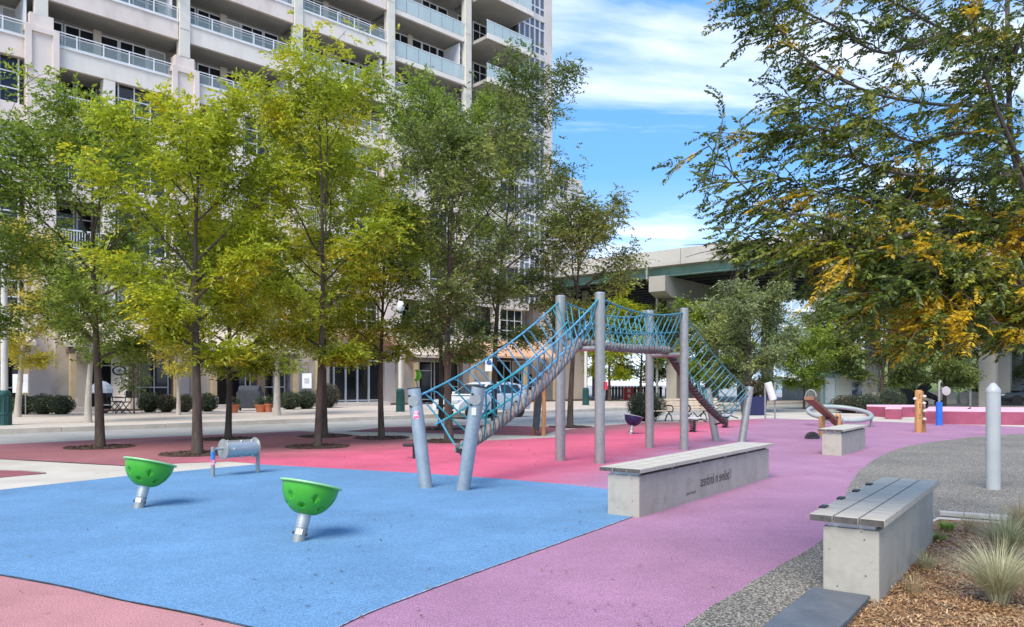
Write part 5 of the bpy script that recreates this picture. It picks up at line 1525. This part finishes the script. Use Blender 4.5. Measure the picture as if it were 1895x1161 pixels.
def grow_tree(name, label, base, h, lo, rad, leaf, seed, n=15000, ls=0.10, tr=0.10, bark=None, lean=(0, 0), group=None, nl=17, fork=False, top_bias=0.0, squash=1.0):
    rng = np.random.default_rng(seed); rr = random.Random(seed); n = int(n * (2.25 if leaf in ("lime", "yellow") else 2.1))
    t = thing(name, label, "tree", (base.x, base.y, base.z), 0, group)
    bark = bark or M_bark
    wood = MB()
    NT = 10
    ph = rr.random() * 6
    def trunk(z):
        q = z / h
        return Vector((lean[0] * q ** 1.5 + 0.06 * math.sin(q * 5 + ph) * h * 0.12, lean[1] * q ** 1.5 + 0.05 * math.cos(q * 4 + ph) * h * 0.12, z)) - Vector((0.06 * math.sin(ph) * h * 0.12, 0.05 * math.cos(ph) * h * 0.12, 0)) * (1 - q)
    zs = [0, 0.08 * 1, 0.3] + [0.3 + (h * 0.95 - 0.3) * k / NT for k in range(1, NT + 1)]
    rs = [tr * 1.35, tr * 1.12, tr] + [max(0.012, tr * (1 - 0.92 * (k / NT) ** 0.8)) for k in range(1, NT + 1)]
    tp = [trunk(z) for z in zs]; tp[0].z = -0.05
    wood.tube(tp, rs, 10)
    clusters = []
    def prof(q):   # crown width along its height, q 0..1
        return (0.35 + 0.65 * math.sin(min(1.0, q / 0.42) * math.pi / 2)) if q < 0.42 else max(0.12, math.cos((q - 0.42) / 0.58 * math.pi / 2 * 0.93) ** 0.75)
    for i in range(nl):
        q = (i + 0.3 + 0.5 * rr.random()) / nl
        z0 = lo * 0.78 + (h * 0.86 - lo * 0.78) * q
        az = i * 2.399963 + rr.uniform(-0.5, 0.5)
        el = math.radians(22 + 42 * q + rr.uniform(-8, 10))
        ln = rad * prof(q) * rr.uniform(0.78, 1.12) / max(0.5, math.cos(el))
        d = Vector((math.cos(az) * math.cos(el) * squash, math.sin(az) * math.cos(el), math.sin(el)))
        p = trunk(z0); path = [p]
        for k in range(1, 7):
            dd = d + Vector((0, 0, 0.10 * k / 6 - 0.05)) + Vector((rr.uniform(-.14, .14), rr.uniform(-.14, .14), rr.uniform(-.10, .10)))
            path.append(path[-1] + dd.normalized() * ln / 6)
        r0 = max(0.012, tr * (0.42 - 0.25 * q))
        wood.tube(path, [r0 * (1 - 0.85 * k / 6) for k in range(7)], 6)
        for k in range(2, 7):
            clusters.append((path[k], 0.6 + 0.1 * k))
            for sgn in (-1, 1):
                if rr.random() < 0.15: continue
                sa = az + sgn * rr.uniform(0.5, 1.2)
                sl = ln * rr.uniform(0.18, 0.38) * (1.15 - 0.1 * k)
                se = el * 0.6 + rr.uniform(-0.25, 0.35)
                sd_ = Vector((math.cos(sa) * math.cos(se), math.sin(sa) * math.cos(se), math.sin(se)))
                sp_ = [path[k], path[k] + sd_ * sl * 0.5 + Vector((0, 0, rr.uniform(-.03, .05))), path[k] + sd_ * sl]
                wood.tube(sp_, [r0 * 0.35, r0 * 0.24, 0.005], 4)
                clusters.append((sp_[1], 0.8)); clusters.append((sp_[2], 1.0))
    for k in range(6):
        clusters.append((trunk(h * (0.84 + 0.16 * k / 6)), 0.7))
    tw = wood.build("trunk", bark, t, smooth=True)
    C0 = np.array([c[0][:] for c in clusters]); Wt = np.array([c[1] for c in clusters]) * (0.25 + rng.random(len(clusters)) ** 2.2)
    Wt /= Wt.sum()
    K = 9
    nS = n // K
    idx = rng.choice(len(clusters), size=nS, p=Wt)
    sig = (0.06 * rad + 0.08) * (0.6 + 0.8 * rng.random(len(clusters)))
    S0 = C0[idx] + np.clip(rng.normal(size=(nS, 3)), -1.6, 1.6) * sig[idx][:, None] * np.array([1.2, 1.2, 0.65])
    ax_ = S0.copy(); ax_[:, 2] = 0; ax_[:, 0] -= lean[0] * 0.5
    ax_ /= (np.linalg.norm(ax_, axis=1, keepdims=True) + 1e-6)
    sdir = ax_ * 0.45 + rnd_unit(nS, rng) * 0.9; sdir[:, 2] = sdir[:, 2] * 0.55 - 0.05
    sdir /= np.linalg.norm(sdir, axis=1, keepdims=True)
    sside = np.cross(sdir, rnd_unit(nS, rng) * 0.45 + np.array([0, 0, 1.0])); sside /= np.linalg.norm(sside, axis=1, keepdims=True)
    Ls = (ls * 2.6) * (0.7 + 0.7 * rng.random(nS))
    Cs, Ds = [], []
    for k in range(K):
        q = (k + 0.5) / K
        sg = 1.0 if k % 2 else -1.0
        P_ = S0 + sdir * (Ls * q)[:, None] + np.array([0, 0, -1.0]) * (Ls * 0.25 * q * q)[:, None] + rng.normal(size=(nS, 3)) * ls * 0.10
        dk = sdir * (0.45 + 0.5 * q) + sside * sg * (0.85 - 0.6 * q) + rng.normal(size=(nS, 3)) * 0.22
        Cs.append(P_); Ds.append(dk / np.linalg.norm(dk, axis=1, keepdims=True))
    C = np.concatenate(Cs); D_ = np.concatenate(Ds)
    keep = C[:, 2] > lo * 0.80
    C, D_ = C[keep], D_[keep]
    link("crown", np_mesh("crown", leaf_quads(C, ls * 0.95, ls * 0.44, rng, dirs=D_, flat=0.55), 4, LM[leaf]), t)
    return t
def mulch_ring(p, r, seed):
    rr = random.Random(seed)
    pts = [(p.x + r * (1 + rr.uniform(-.05, .05)) * math.cos(a), p.y + r * (1 + rr.uniform(-.05, .05)) * math.sin(a)) for a in [2 * math.pi * k / 36 for k in range(36)]]
    mb = MB(); mb.prism(pts, -0.003, 0.004)
    n = len(mb.v)
    for k in range(120):
        a, q = rr.uniform(0, 6.283), r * math.sqrt(rr.random()) * 0.98
        mb.box((p.x + q * math.cos(a), p.y + q * math.sin(a), 0.012), (rr.uniform(.03, .08), rr.uniform(.015, .03), 0.012), Matrix.Rotation(rr.uniform(0, 3), 3, 'Z') @ Matrix.Rotation(rr.uniform(-.4, .4), 3, 'X'))
    o = mb.build("mulch_ring", M_mulchring); stuff(o); return o
GP = "park trees along the street"
trees = [
 ("park_tree", "dark leafed park tree mostly cut off by the left edge", (-95, 836), 6.9, 2.8, 2.1, "green", 15000, 0.10, (0.2, 0), None),
 ("park_tree", "leftmost whole park tree, green with a straight dark trunk", (185, 827), 7.6, 2.3, 2.05, "green", 19000, 0.10, (-0.15, 0), None),
 ("park_tree", "yellowing park tree rising behind the steel drum", (365, 839), 7.1, 2.25, 1.65, "yellow", 17000, 0.10, (0.1, 0), None),
 ("park_tree", "smaller green park tree just right of the yellowing one", (422, 812), 5.6, 1.9, 1.65, "lime", 12000, 0.11, (0.15, 0), None),
 ("park_tree", "tall lime green park tree, front one of two close trunks", (588, 826), 8.8, 2.3, 1.85, "lime", 18000, 0.10, (0.1, 0), None),
 ("park_tree", "lime park tree, rear one of two close trunks", (601, 807), 8.6, 2.2, 2.0, "lime", 14000, 0.11, (-0.1, 0), None),
 ("park_tree", "slim yellow green park tree right of the close trunks", (706, 810), 6.3, 2.5, 1.35, "lime", 9000, 0.10, (0.05, 0), None),
 ("park_tree", "tall grey green park tree behind the front leaning posts", (815, 794), 11.0, 2.6, 2.3, "green", 17000, 0.115, (-0.3, 0), None),
 ("park_tree", "lower dark park tree between the two leaning posts", (831, 816), 8.0, 2.4, 1.8, "dark", 14000, 0.10, (0.1, 0), None),
 ("park_tree", "tallest dark park tree spreading towards the sky gap", (915, 789), 12.4, 3.0, 2.75, "dark", 22000, 0.12, (1.0, 0), None),
 ("park_tree", "olive park tree behind the first two bridge posts", (1055, 790), 7.4, 3.6, 1.9, "olive", 12000, 0.115, (0.35, 0), None),
]
for i, (nm, lab, px, h, lo, rad, lf, n, ls, lean, _) in enumerate(trees):
    p = g(*px)
    trad = 0.105 if i in (1, 2) else (0.085 if i < 8 else 0.11)
    grow_tree(nm, lab, p, h, lo, rad, lf, 100 + i * 7, n, ls, trad, None, lean, GP)
    if i != 9: mulch_ring(p, 0.72, i)
GS = "street trees on the far pavement"
grow_tree("street_tree", "pale trunked street tree behind the leftmost whole park tree", g(163, 782, 0.1), 6.2, 2.6, 1.5, "green", 301, 9000, 0.11, 0.12, M_barkpale, (0.8, 0), GS)
grow_tree("street_tree", "gold leafed street tree behind the leftmost street lamp", g(32, 772, 0.1), 7.4, 2.4, 2.0, "gold", 302, 11000, 0.13, 0.13, M_barkpale, (0.7, 0), GS)
grow_tree("street_tree", "small gold street tree in front of the glazed frontage", g(330, 768, 0.1), 4.6, 2.0, 1.0, "gold", 303, 4200, 0.12, 0.09, M_barkpale, (-0.2, 0), GS)
grow_tree("street_tree", "pale trunked street tree by the terracotta pots", g(512, 769, 0.1), 6.0, 2.2, 1.9, "lime", 304, 9000, 0.12, 0.15, M_barkpale, (0.1, 0), GS)
grow_tree("potted_tree", "small dark green tree beside the brown patio post", g(248, 766, 0.1), 2.9, 1.1, 0.55, "dark", 305, 1800, 0.10, 0.035, None, (0, 0), None)
GF = "trees beyond the playground"
far = [
 ("broad grey green tree standing behind the far leaning posts", (1388, 763), 5.7, 1.3, 2.3, "grey", 20000, 0.15, 0.14),
 ("small green tree left of the kiosk", (1488, 757), 3.7, 1.3, 1.75, "green", 10000, 0.14, 0.07),
 ("dark tree rising behind the small kiosk", (1535, 752), 6.8, 2.2, 1.7, "dark", 13000, 0.17, 0.14),
 ("dense green tree behind the timber climbing post", (1632, 757), 6.4, 1.25, 3.0, "dark", 26000, 0.15, 0.14),
 ("dark green tree behind the blue sleeved post", (1748, 756), 6.0, 1.25, 2.9, "dark", 24000, 0.15, 0.12),
 ("dark tree behind the parked black car", (1880, 746), 5.8, 1.0, 3.0, "dark", 14000, 0.18, 0.12),
 ("green tree left of the red newspaper box", (1128, 745), 7.0, 2.2, 2.8, "lime", 11000, 0.2, 0.14),
 ("dark green tree right of the red newspaper box", (1186, 744), 6.6, 2.0, 3.0, "dark", 14000, 0.2, 0.14),
 ("dark green tree behind the two park benches", (1262, 744), 6.6, 2.0, 3.2, "dark", 14000, 0.2, 0.14),
 ("bushy green tree hiding the second highway pier", (1318, 747), 6.4, 1.4, 2.8, "green", 13000, 0.19, 0.12),
 ("dark leafy tree left of the tall white pole", (1795, 746), 6.2, 1.0, 3.2, "dark", 18000, 0.19, 0.13),

]
for i, (lab, px, h, lo, rad, lf, n, ls, tr) in enumerate(far):
    grow_tree("far_tree", lab, g(*px), h, lo, rad, lf, 400 + i * 3, n, ls, tr, None, (0.1, 0), GF, nl=15)

# ------------------------------------------------------------------ foreground honey locust
loc_base = Vector((6.35, 5.9, 0))
lt = thing("honey_locust_tree", "foreground feathery tree with gold patches reaching in from the right", "tree", loc_base)
M_bark2 = mat("locust_bark", (0.055, 0.042, 0.035), (0.12, 0.095, 0.075), 14, 0.85, bump=0.6, bscale=60)
limbs = [
 ([(2420, 900, 5.85), (2300, 740, 5.7), (2100, 680, 5.4), (1990, 645, 5.2), (1895, 603, 5.1), (1800, 550, 4.9), (1700, 500, 4.7), (1620, 470, 4.5), (1520, 455, 4.4)], 0.055, 0.008, 1.3),
 ([(2300, 700, 5.7), (2100, 540, 5.6), (1960, 450, 5.45), (1895, 438, 5.4), (1820, 448, 5.3), (1740, 425, 5.2), (1640, 445, 5.0), (1540, 470, 4.9), (1420, 440, 4.8), (1365, 455, 4.8)], 0.035, 0.005, 1.25),
 ([(2300, 740, 5.7), (2080, 560, 5.7), (1950, 430, 5.7), (1885, 290, 5.7), (1868, 120, 5.8), (1860, -90, 5.9)], 0.042, 0.014, 0.8),
 ([(1890, 320, 5.7), (1760, 330, 5.4), (1640, 318, 5.1), (1580, 305, 5.0), (1556, 262, 4.9), (1500, 236, 4.8), (1440, 250, 4.8)], 0.016, 0.004, 0.85),
 ([(1960, 450, 5.5), (1860, 260, 5.0), (1822, 150, 4.9), (1802, 40, 4.8), (1790, -90, 4.8)], 0.018, 0.008, 0.75),
 ([(1875, 190, 5.7), (1745, 195, 5.4), (1625, 172, 5.2), (1540, 140, 5.0), (1475, 85, 4.9), (1425, 15, 4.9), (1410, -40, 4.9)], 0.015, 0.003, 0.65),
 ([(1868, 100, 5.8), (1760, 50, 5.6), (1660, 10, 5.3), (1560, -30, 5.2)], 0.018, 0.005, 0.9),
 ([(1760, 60, 5.6), (1640, 95, 5.3), (1540, 60, 5.2), (1470, 10, 5.1), (1430, -40, 5.1)], 0.014, 0.004, 0.8),
 ([(1640, 445, 5.0), (1510, 405, 4.8), (1430, 385, 4.8), (1385, 350, 4.8), (1345, 300, 4.8), (1308, 266, 4.8)], 0.012, 0.003, 0.42),
 ([(1895, 603, 5.1), (1835, 600, 4.8), (1780, 615, 4.7), (1735, 640, 4.6)], 0.012, 0.004, 1.2),
 ([(1700, 500, 4.7), (1655, 535, 4.6), (1615, 555, 4.5), (1590, 580, 4.5)], 0.011, 0.003, 1.0),
 ([(1740, 425, 5.2), (1660, 380, 5.1), (1560, 370, 5.0), (1480, 350, 4.9), (1430, 330, 4.9)], 0.013, 0.003, 1.0),
 ([(1800, 550, 4.9), (1745, 565, 4.8), (1695, 600, 4.7), (1665, 635, 4.7)], 0.012, 0.003, 1.2),
 ([(1885, 290, 5.7), (1800, 240, 5.5), (1700, 255, 5.3), (1610, 230, 5.2), (1520, 190, 5.1), (1470, 195, 5.1)], 0.013, 0.003, 0.75),
 ([(1950, 430, 5.7), (1880, 400, 5.6), (1800, 385, 5.5), (1720, 360, 5.4), (1640, 380, 5.3)], 0.013, 0.004, 1.9),
 ([(1990, 645, 5.2), (1920, 560, 5.0), (1860, 500, 4.9), (1790, 490, 4.8), (1720, 550, 4.7)], 0.015, 0.004, 2.0),
 ([(1868, 120, 5.8), (1900, 40, 5.6), (1960, -60, 5.5)], 0.02, 0.006, 0.9),
]
lw = MB(); lw.tube([(6.35, 5.9, -0.05), (6.32, 5.88, 0.4), (6.2, 5.88, 0.75), tuple(at(2420, 900, 5.85))], [0.16, 0.12, 0.10, 0.08], 12)
rr = random.Random(77); rng = np.random.default_rng(78)
twig = MB(); leafC = []; leafD = []; goldC = []; goldD = []
def add_leaf(p, d, L):
    """pinnate leaf: curved rachis with paired leaflets"""
    npair = 10
    f_ = mnoise.noise(p * 4.6 + Vector((3.1, 0, 5.0))) + 0.35 * mnoise.noise(p * 11.0)
    gold = f_ > (0.15 if (p.z < 2.7 and p.x / p.y > 0.50) else 0.22 if (p.z < 2.65 and p.x / p.y > 0.36) else 0.48)
    lc, ld_ = (goldC, goldD) if gold else (leafC, leafD)
    side = d.cross(Vector((rr.uniform(-.5, .5), rr.uniform(-.5, .5), 1))).normalized()
    q = p.copy(); dd = d.copy()
    for k in range(npair):
        dd = (dd + Vector((-0.06, 0, -0.05))).normalized()
        q = q + dd * L / npair
        for sg in (-1, 1):
            ld = (dd * 0.62 + side * sg * 0.80 + Vector((rr.uniform(-.2, .2), rr.uniform(-.2, .2), rr.uniform(-.25, .1)))).normalized()
            lc.append(q[:]); ld_.append(ld[:])
    lc.append(q[:]); ld_.append(dd[:])
def sm3(P, sub=5):
    out = []
    for i in range(len(P) - 1):
        p0, p1, p2, p3 = P[max(i - 1, 0)], P[i], P[i + 1], P[min(i + 2, len(P) - 1)]
        for k in range(sub):
            t = k / sub
            out.append(0.5 * ((2 * p1) + (-p0 + p2) * t + (2 * p0 - 5 * p1 + 4 * p2 - p3) * t * t + (-p0 + 3 * p1 - 3 * p2 + p3) * t ** 3))
    out.append(P[-1]); return out
for li, (pts, r0, r1, dens) in enumerate(limbs):
    P = sm3([at(*q) + Vector((0, rr.uniform(-.05, .05), rr.uniform(-.02, .02))) for q in pts])
    n = len(P)
    lw.tube(P, [r0 + (r1 - r0) * (k / (n - 1)) ** 0.7 for k in range(n)], 7)
    ltot = sum((P[k + 1] - P[k]).length for k in range(n - 1))
    cnt = int(ltot * 27 * dens)
    for j in range(cnt):
        x = (j + rr.random()) / cnt * (n - 1); i_ = min(int(x), n - 2)
        s0 = P[i_].lerp(P[i_ + 1], x - i_)
        if s0.x / s0.y > 0.86: continue
        td = (P[i_ + 1] - P[i_]).normalized()
        d = (td * 0.35 + Vector((rr.uniform(-.9, .6), rr.uniform(-.8, .8), rr.uniform(-.75, .75)))).normalized()
        ln = rr.uniform(0.14, 0.48)
        path = [s0]
        for k in range(4):
            d = (d + Vector((-0.10, 0, -0.03)) + Vector((rr.uniform(-.15, .15), rr.uniform(-.15, .15), rr.uniform(-.12, .12)))).normalized()
            path.append(path[-1] + d * ln / 4)
        if (CH - path[-1].z) * F / path[-1].y + HV > 655: continue
        twig.tube(path, [0.0045, 0.004, 0.003, 0.0022, 0.0015], 4, cap=False)
        for k in range(1, 5):
            for _ in range(2):
                if rr.random() < 0.12: continue
                o_ = path[k - 1].lerp(path[k], rr.random())
                pu, pv = CX + o_.x / o_.y * F, (CH - o_.z) * F / o_.y + HV
                if pv > 450 + max(0.0, pu - 1360) * 0.62 or (pv < 330 and rr.random() < 0.15): continue
                if (CH - o_.z) * F / o_.y + HV > 640: continue     # the crown is pruned clear of head height
                ld = (d * 0.6 + Vector((rr.uniform(-1, .5), rr.uniform(-.8, .8), rr.uniform(-.9, .5)))).normalized()
                add_leaf(o_, ld, rr.uniform(0.11, 0.19))
LO = Vector(lt.location)
lw.build("trunk", M_bark2, lt, smooth=True, world=True)
two = twig.build("twigs", mat("twig_brown", (0.09, 0.06, 0.04), (0.15, 0.10, 0.07), 20, 0.8), lt, smooth=True, world=True)
C = np.array(leafC) - np.array(LO[:]); D = np.array(leafD)
Mloc = leaf_mat("leaf_locust", (0.028, 0.052, 0.007), (0.17, 0.22, 0.028), (0.38, 0.36, 0.03), (0.62, 0.84), 2.2, 0.35)
Mgold = leaf_mat("leaf_locust_gold", (0.46, 0.28, 0.010), (0.78, 0.53, 0.025), trans=0.4)
link("crown", np_mesh("crown", leaf_quads(C, 0.034, 0.0150, rng, dirs=D, flat=0.45), 4, Mloc), lt)
link("gold_leaves", np_mesh("gold_leaves", leaf_quads(np.array(goldC) - np.array(LO[:]), 0.034, 0.0125, rng, dirs=np.array(goldD), flat=0.45), 4, Mgold), lt)
print("locust leaflets", len(C))

# ------------------------------------------------------------------ planted bed at the right
M_soil = mat("bark_mulch", (0.20, 0.095, 0.04), (0.36, 0.19, 0.085), 18, 0.95, bump=1.0, bscale=45, c3=(0.06, 0.03, 0.018), scale3=9, c3amt=(0.45, 0.65))
sheet("planting_bed", [(1530, 1090), (1640, 1010), (1738, 960), (1895, 970), (2500, 1028), (3600, 1500), (1700, 1700), (1330, 1400)], -0.003, M_soil)
bs = thing("stone_edging", "dark slate edging slabs running from the nearest bench end", "edging", (2.35, 4.91, 0), RB)
for i in range(4):
    x1 = -0.012 - i * 0.62
    MB().span((x1 - 0.61, 0.05, -0.05), (x1, 0.41, 0.045 + 0.003 * (i % 2))).build("slab", M_slate, bs, bevel=0.006)
q0 = Vector((2.35, 4.91, 0)) + AX * 2.42
p0, p1 = g(1738, 952), g(1930, 966)
ek = thing("pale_edging", "pale concrete edging strip behind the nearest bench", "edging", (p0 + p1) / 2)
dl = (p1 - p0); ek.rotation_euler = (0, 0, math.atan2(dl.y, dl.x)); hl = dl.length / 2
for i in range(4):
    MB().span((-hl + i * hl / 2 + 0.004, -0.05, -0.05), (-hl + (i + 1) * hl / 2 - 0.004, 0.06, 0.035)).build("slab", M_lightkerb, ek, bevel=0.006)
# bark chips
def in_bed(u, v):
    left = 1608 - (v - 1108) * (48 / 53) if v > 1108 else 1627 + (1117 - v) * (101 / 116) if v < 1117 else 1612
    return u > left and v > 964
rng = np.random.default_rng(5)
chips = []
cv = []
N0 = 42000
U = rng.uniform(1560, 2150, N0); Vv = 968 + (1300 - 968) * rng.random(N0) ** 1.0
for u, v in zip(U, Vv):
    if not in_bed(u, v): continue
    p = g(u, v); chips.append((p.x, p.y, rng.uniform(0.0, 0.022)))
chips = np.array(chips); n = len(chips)
d = rnd_unit(n, rng); d[:, 2] *= 0.35; d /= np.linalg.norm(d, axis=1, keepdims=True)
Mchip = leaf_mat("bark_chips", (0.14, 0.065, 0.025), (0.62, 0.37, 0.165), (0.56, 0.42, 0.24), (0.60, 0.82), 5.0, 0.0)
co = link("bark_chips", np_mesh("bark_chips", leaf_quads(chips, 0.034, 0.009, rng, dirs=d, flat=0.75), 4, Mchip))
stuff(co, "orange brown bark chips covering the planted bed", "bark mulch")
# grasses
def grass_mat(name, a, b): return leaf_mat(name, a, b, None, trans=0.25)
MG1 = grass_mat("fescue", (0.30, 0.31, 0.17), (0.72, 0.66, 0.43)); MG2 = grass_mat("fescue_green", (0.16, 0.21, 0.09), (0.60, 0.58, 0.36)); MG3 = grass_mat("dry_grass", (0.34, 0.25, 0.13), (0.60, 0.48, 0.28)); MG4 = grass_mat("weed_green", (0.12, 0.26, 0.02), (0.30, 0.46, 0.06))
def tuft(p, r, h, nb, m, label, seed, w=0.006, cat="grass tuft"):
    rng = np.random.default_rng(seed)
    t = thing("ornamental_grass", label, cat, p, 0, "ornamental grass tufts in the planted bed")
    az = rng.uniform(0, 2 * np.pi, nb); sp = rng.random(nb) ** 0.6; hh = h * rng.uniform(0.6, 1.1, nb)
    base = np.stack([np.cos(az) * 0.05 * rng.random(nb), np.sin(az) * 0.05 * rng.random(nb), np.zeros(nb)], 1)
    out = np.stack([np.cos(az), np.sin(az), np.zeros(nb)], 1); sd_ = np.stack([-np.sin(az + rng.normal(0, .6, nb)), np.cos(az + rng.normal(0, .6, nb)), np.zeros(nb)], 1)
    V_, F_ = [], []
    segs = 4
    for k in range(segs + 1):
        q = k / segs
        c = base + out * (sp * r * q ** 1.6)[:, None] + np.array([0, 0, 1]) * (hh * (q - 0.45 * sp * q ** 2.4))[:, None]
        ww = w * (1 - q * 0.9)
        V_.append(c - sd_ * ww / 2); V_.append(c + sd_ * ww / 2)
    A_ = np.stack(V_, 1)  # nb, 2(segs+1), 3
    verts = A_.reshape(-1, 3).tolist(); faces = []
    for b_ in range(nb):
        o = b_ * 2 * (segs + 1)
        for k in range(segs): faces.append((o + 2 * k, o + 2 * k + 1, o + 2 * k + 3, o + 2 * k + 2))
    me = bpy.data.meshes.new("blades"); me.from_pydata(verts, [], faces); me.materials.append(m)
    link("blades", me, t)
    MB().lathe([(0.055, -0.01), (0.05, 0.03), (0.02, 0.06)], 8).build("crown_base", mat("grass_base", (0.16, 0.11, 0.06), rough=0.9), t)
    return t
tuft(g(1848, 1118), 0.42, 0.48, 900, MG1, "largest pale fescue tuft in front in the planted bed", 1)
tuft(g(1862, 1035), 0.40, 0.46, 800, MG2, "greener fescue tuft behind the largest one", 2)
tuft(g(1715, 1055), 0.17, 0.20, 130, MG2, "small sparse grass tuft close to the bench side", 3, 0.004)
tuft(g(1692, 1098), 0.13, 0.17, 110, MG3, "tiny dry grass tuft near the bench corner", 4, 0.004)
tuft(g(1795, 985), 0.2, 0.24, 160, MG3, "dry grass tuft by the pale edging strip", 5, 0.005)
tuft(g(1752, 983), 0.10, 0.12, 110, MG4, "bright green weed beside the bench far end", 6, 0.018)
tuft(g(1738, 1002), 0.08, 0.10, 90, MG4, "smaller bright green weed against the bench side", 7, 0.016)
tuft(g(1890, 990), 0.32, 0.44, 420, MG3, "tall dry grass tuft at the right picture edge", 8, 0.005)
tuft(g(1950, 1090), 0.3, 0.4, 260, MG1, "pale fescue tuft just off the right edge", 9)

# ------------------------------------------------------------------ fallen leaves on the rubber and path
rng = np.random.default_rng(21)
pts = []
for _ in range(300):
    u, v = rng.uniform(-50, 1900), 790 + 380 * rng.random() ** 1.7
    pts.append(g(u, v)[:2] + (0.006,))
for _ in range(700):
    u, v = rng.uniform(100, 1050), rng.uniform(800, 862)
    pts.append(g(u, v)[:2] + (0.006,))
P = np.array(pts); n = len(P)
d = rnd_unit(n, rng); d[:, 2] = np.abs(d[:, 2]) * 0.2; d /= np.linalg.norm(d, axis=1, keepdims=True)
Mfl = leaf_mat("fallen_leaf", (0.03, 0.02, 0.012), (0.28, 0.19, 0.06), None, trans=0.0)
stuff(link("fallen_leaves", np_mesh("fallen_leaves", leaf_quads(P, 0.045, 0.015, rng, dirs=d, flat=0.9), 4, Mfl)), "small brown fallen leaves scattered on the rubber", "fallen leaves")
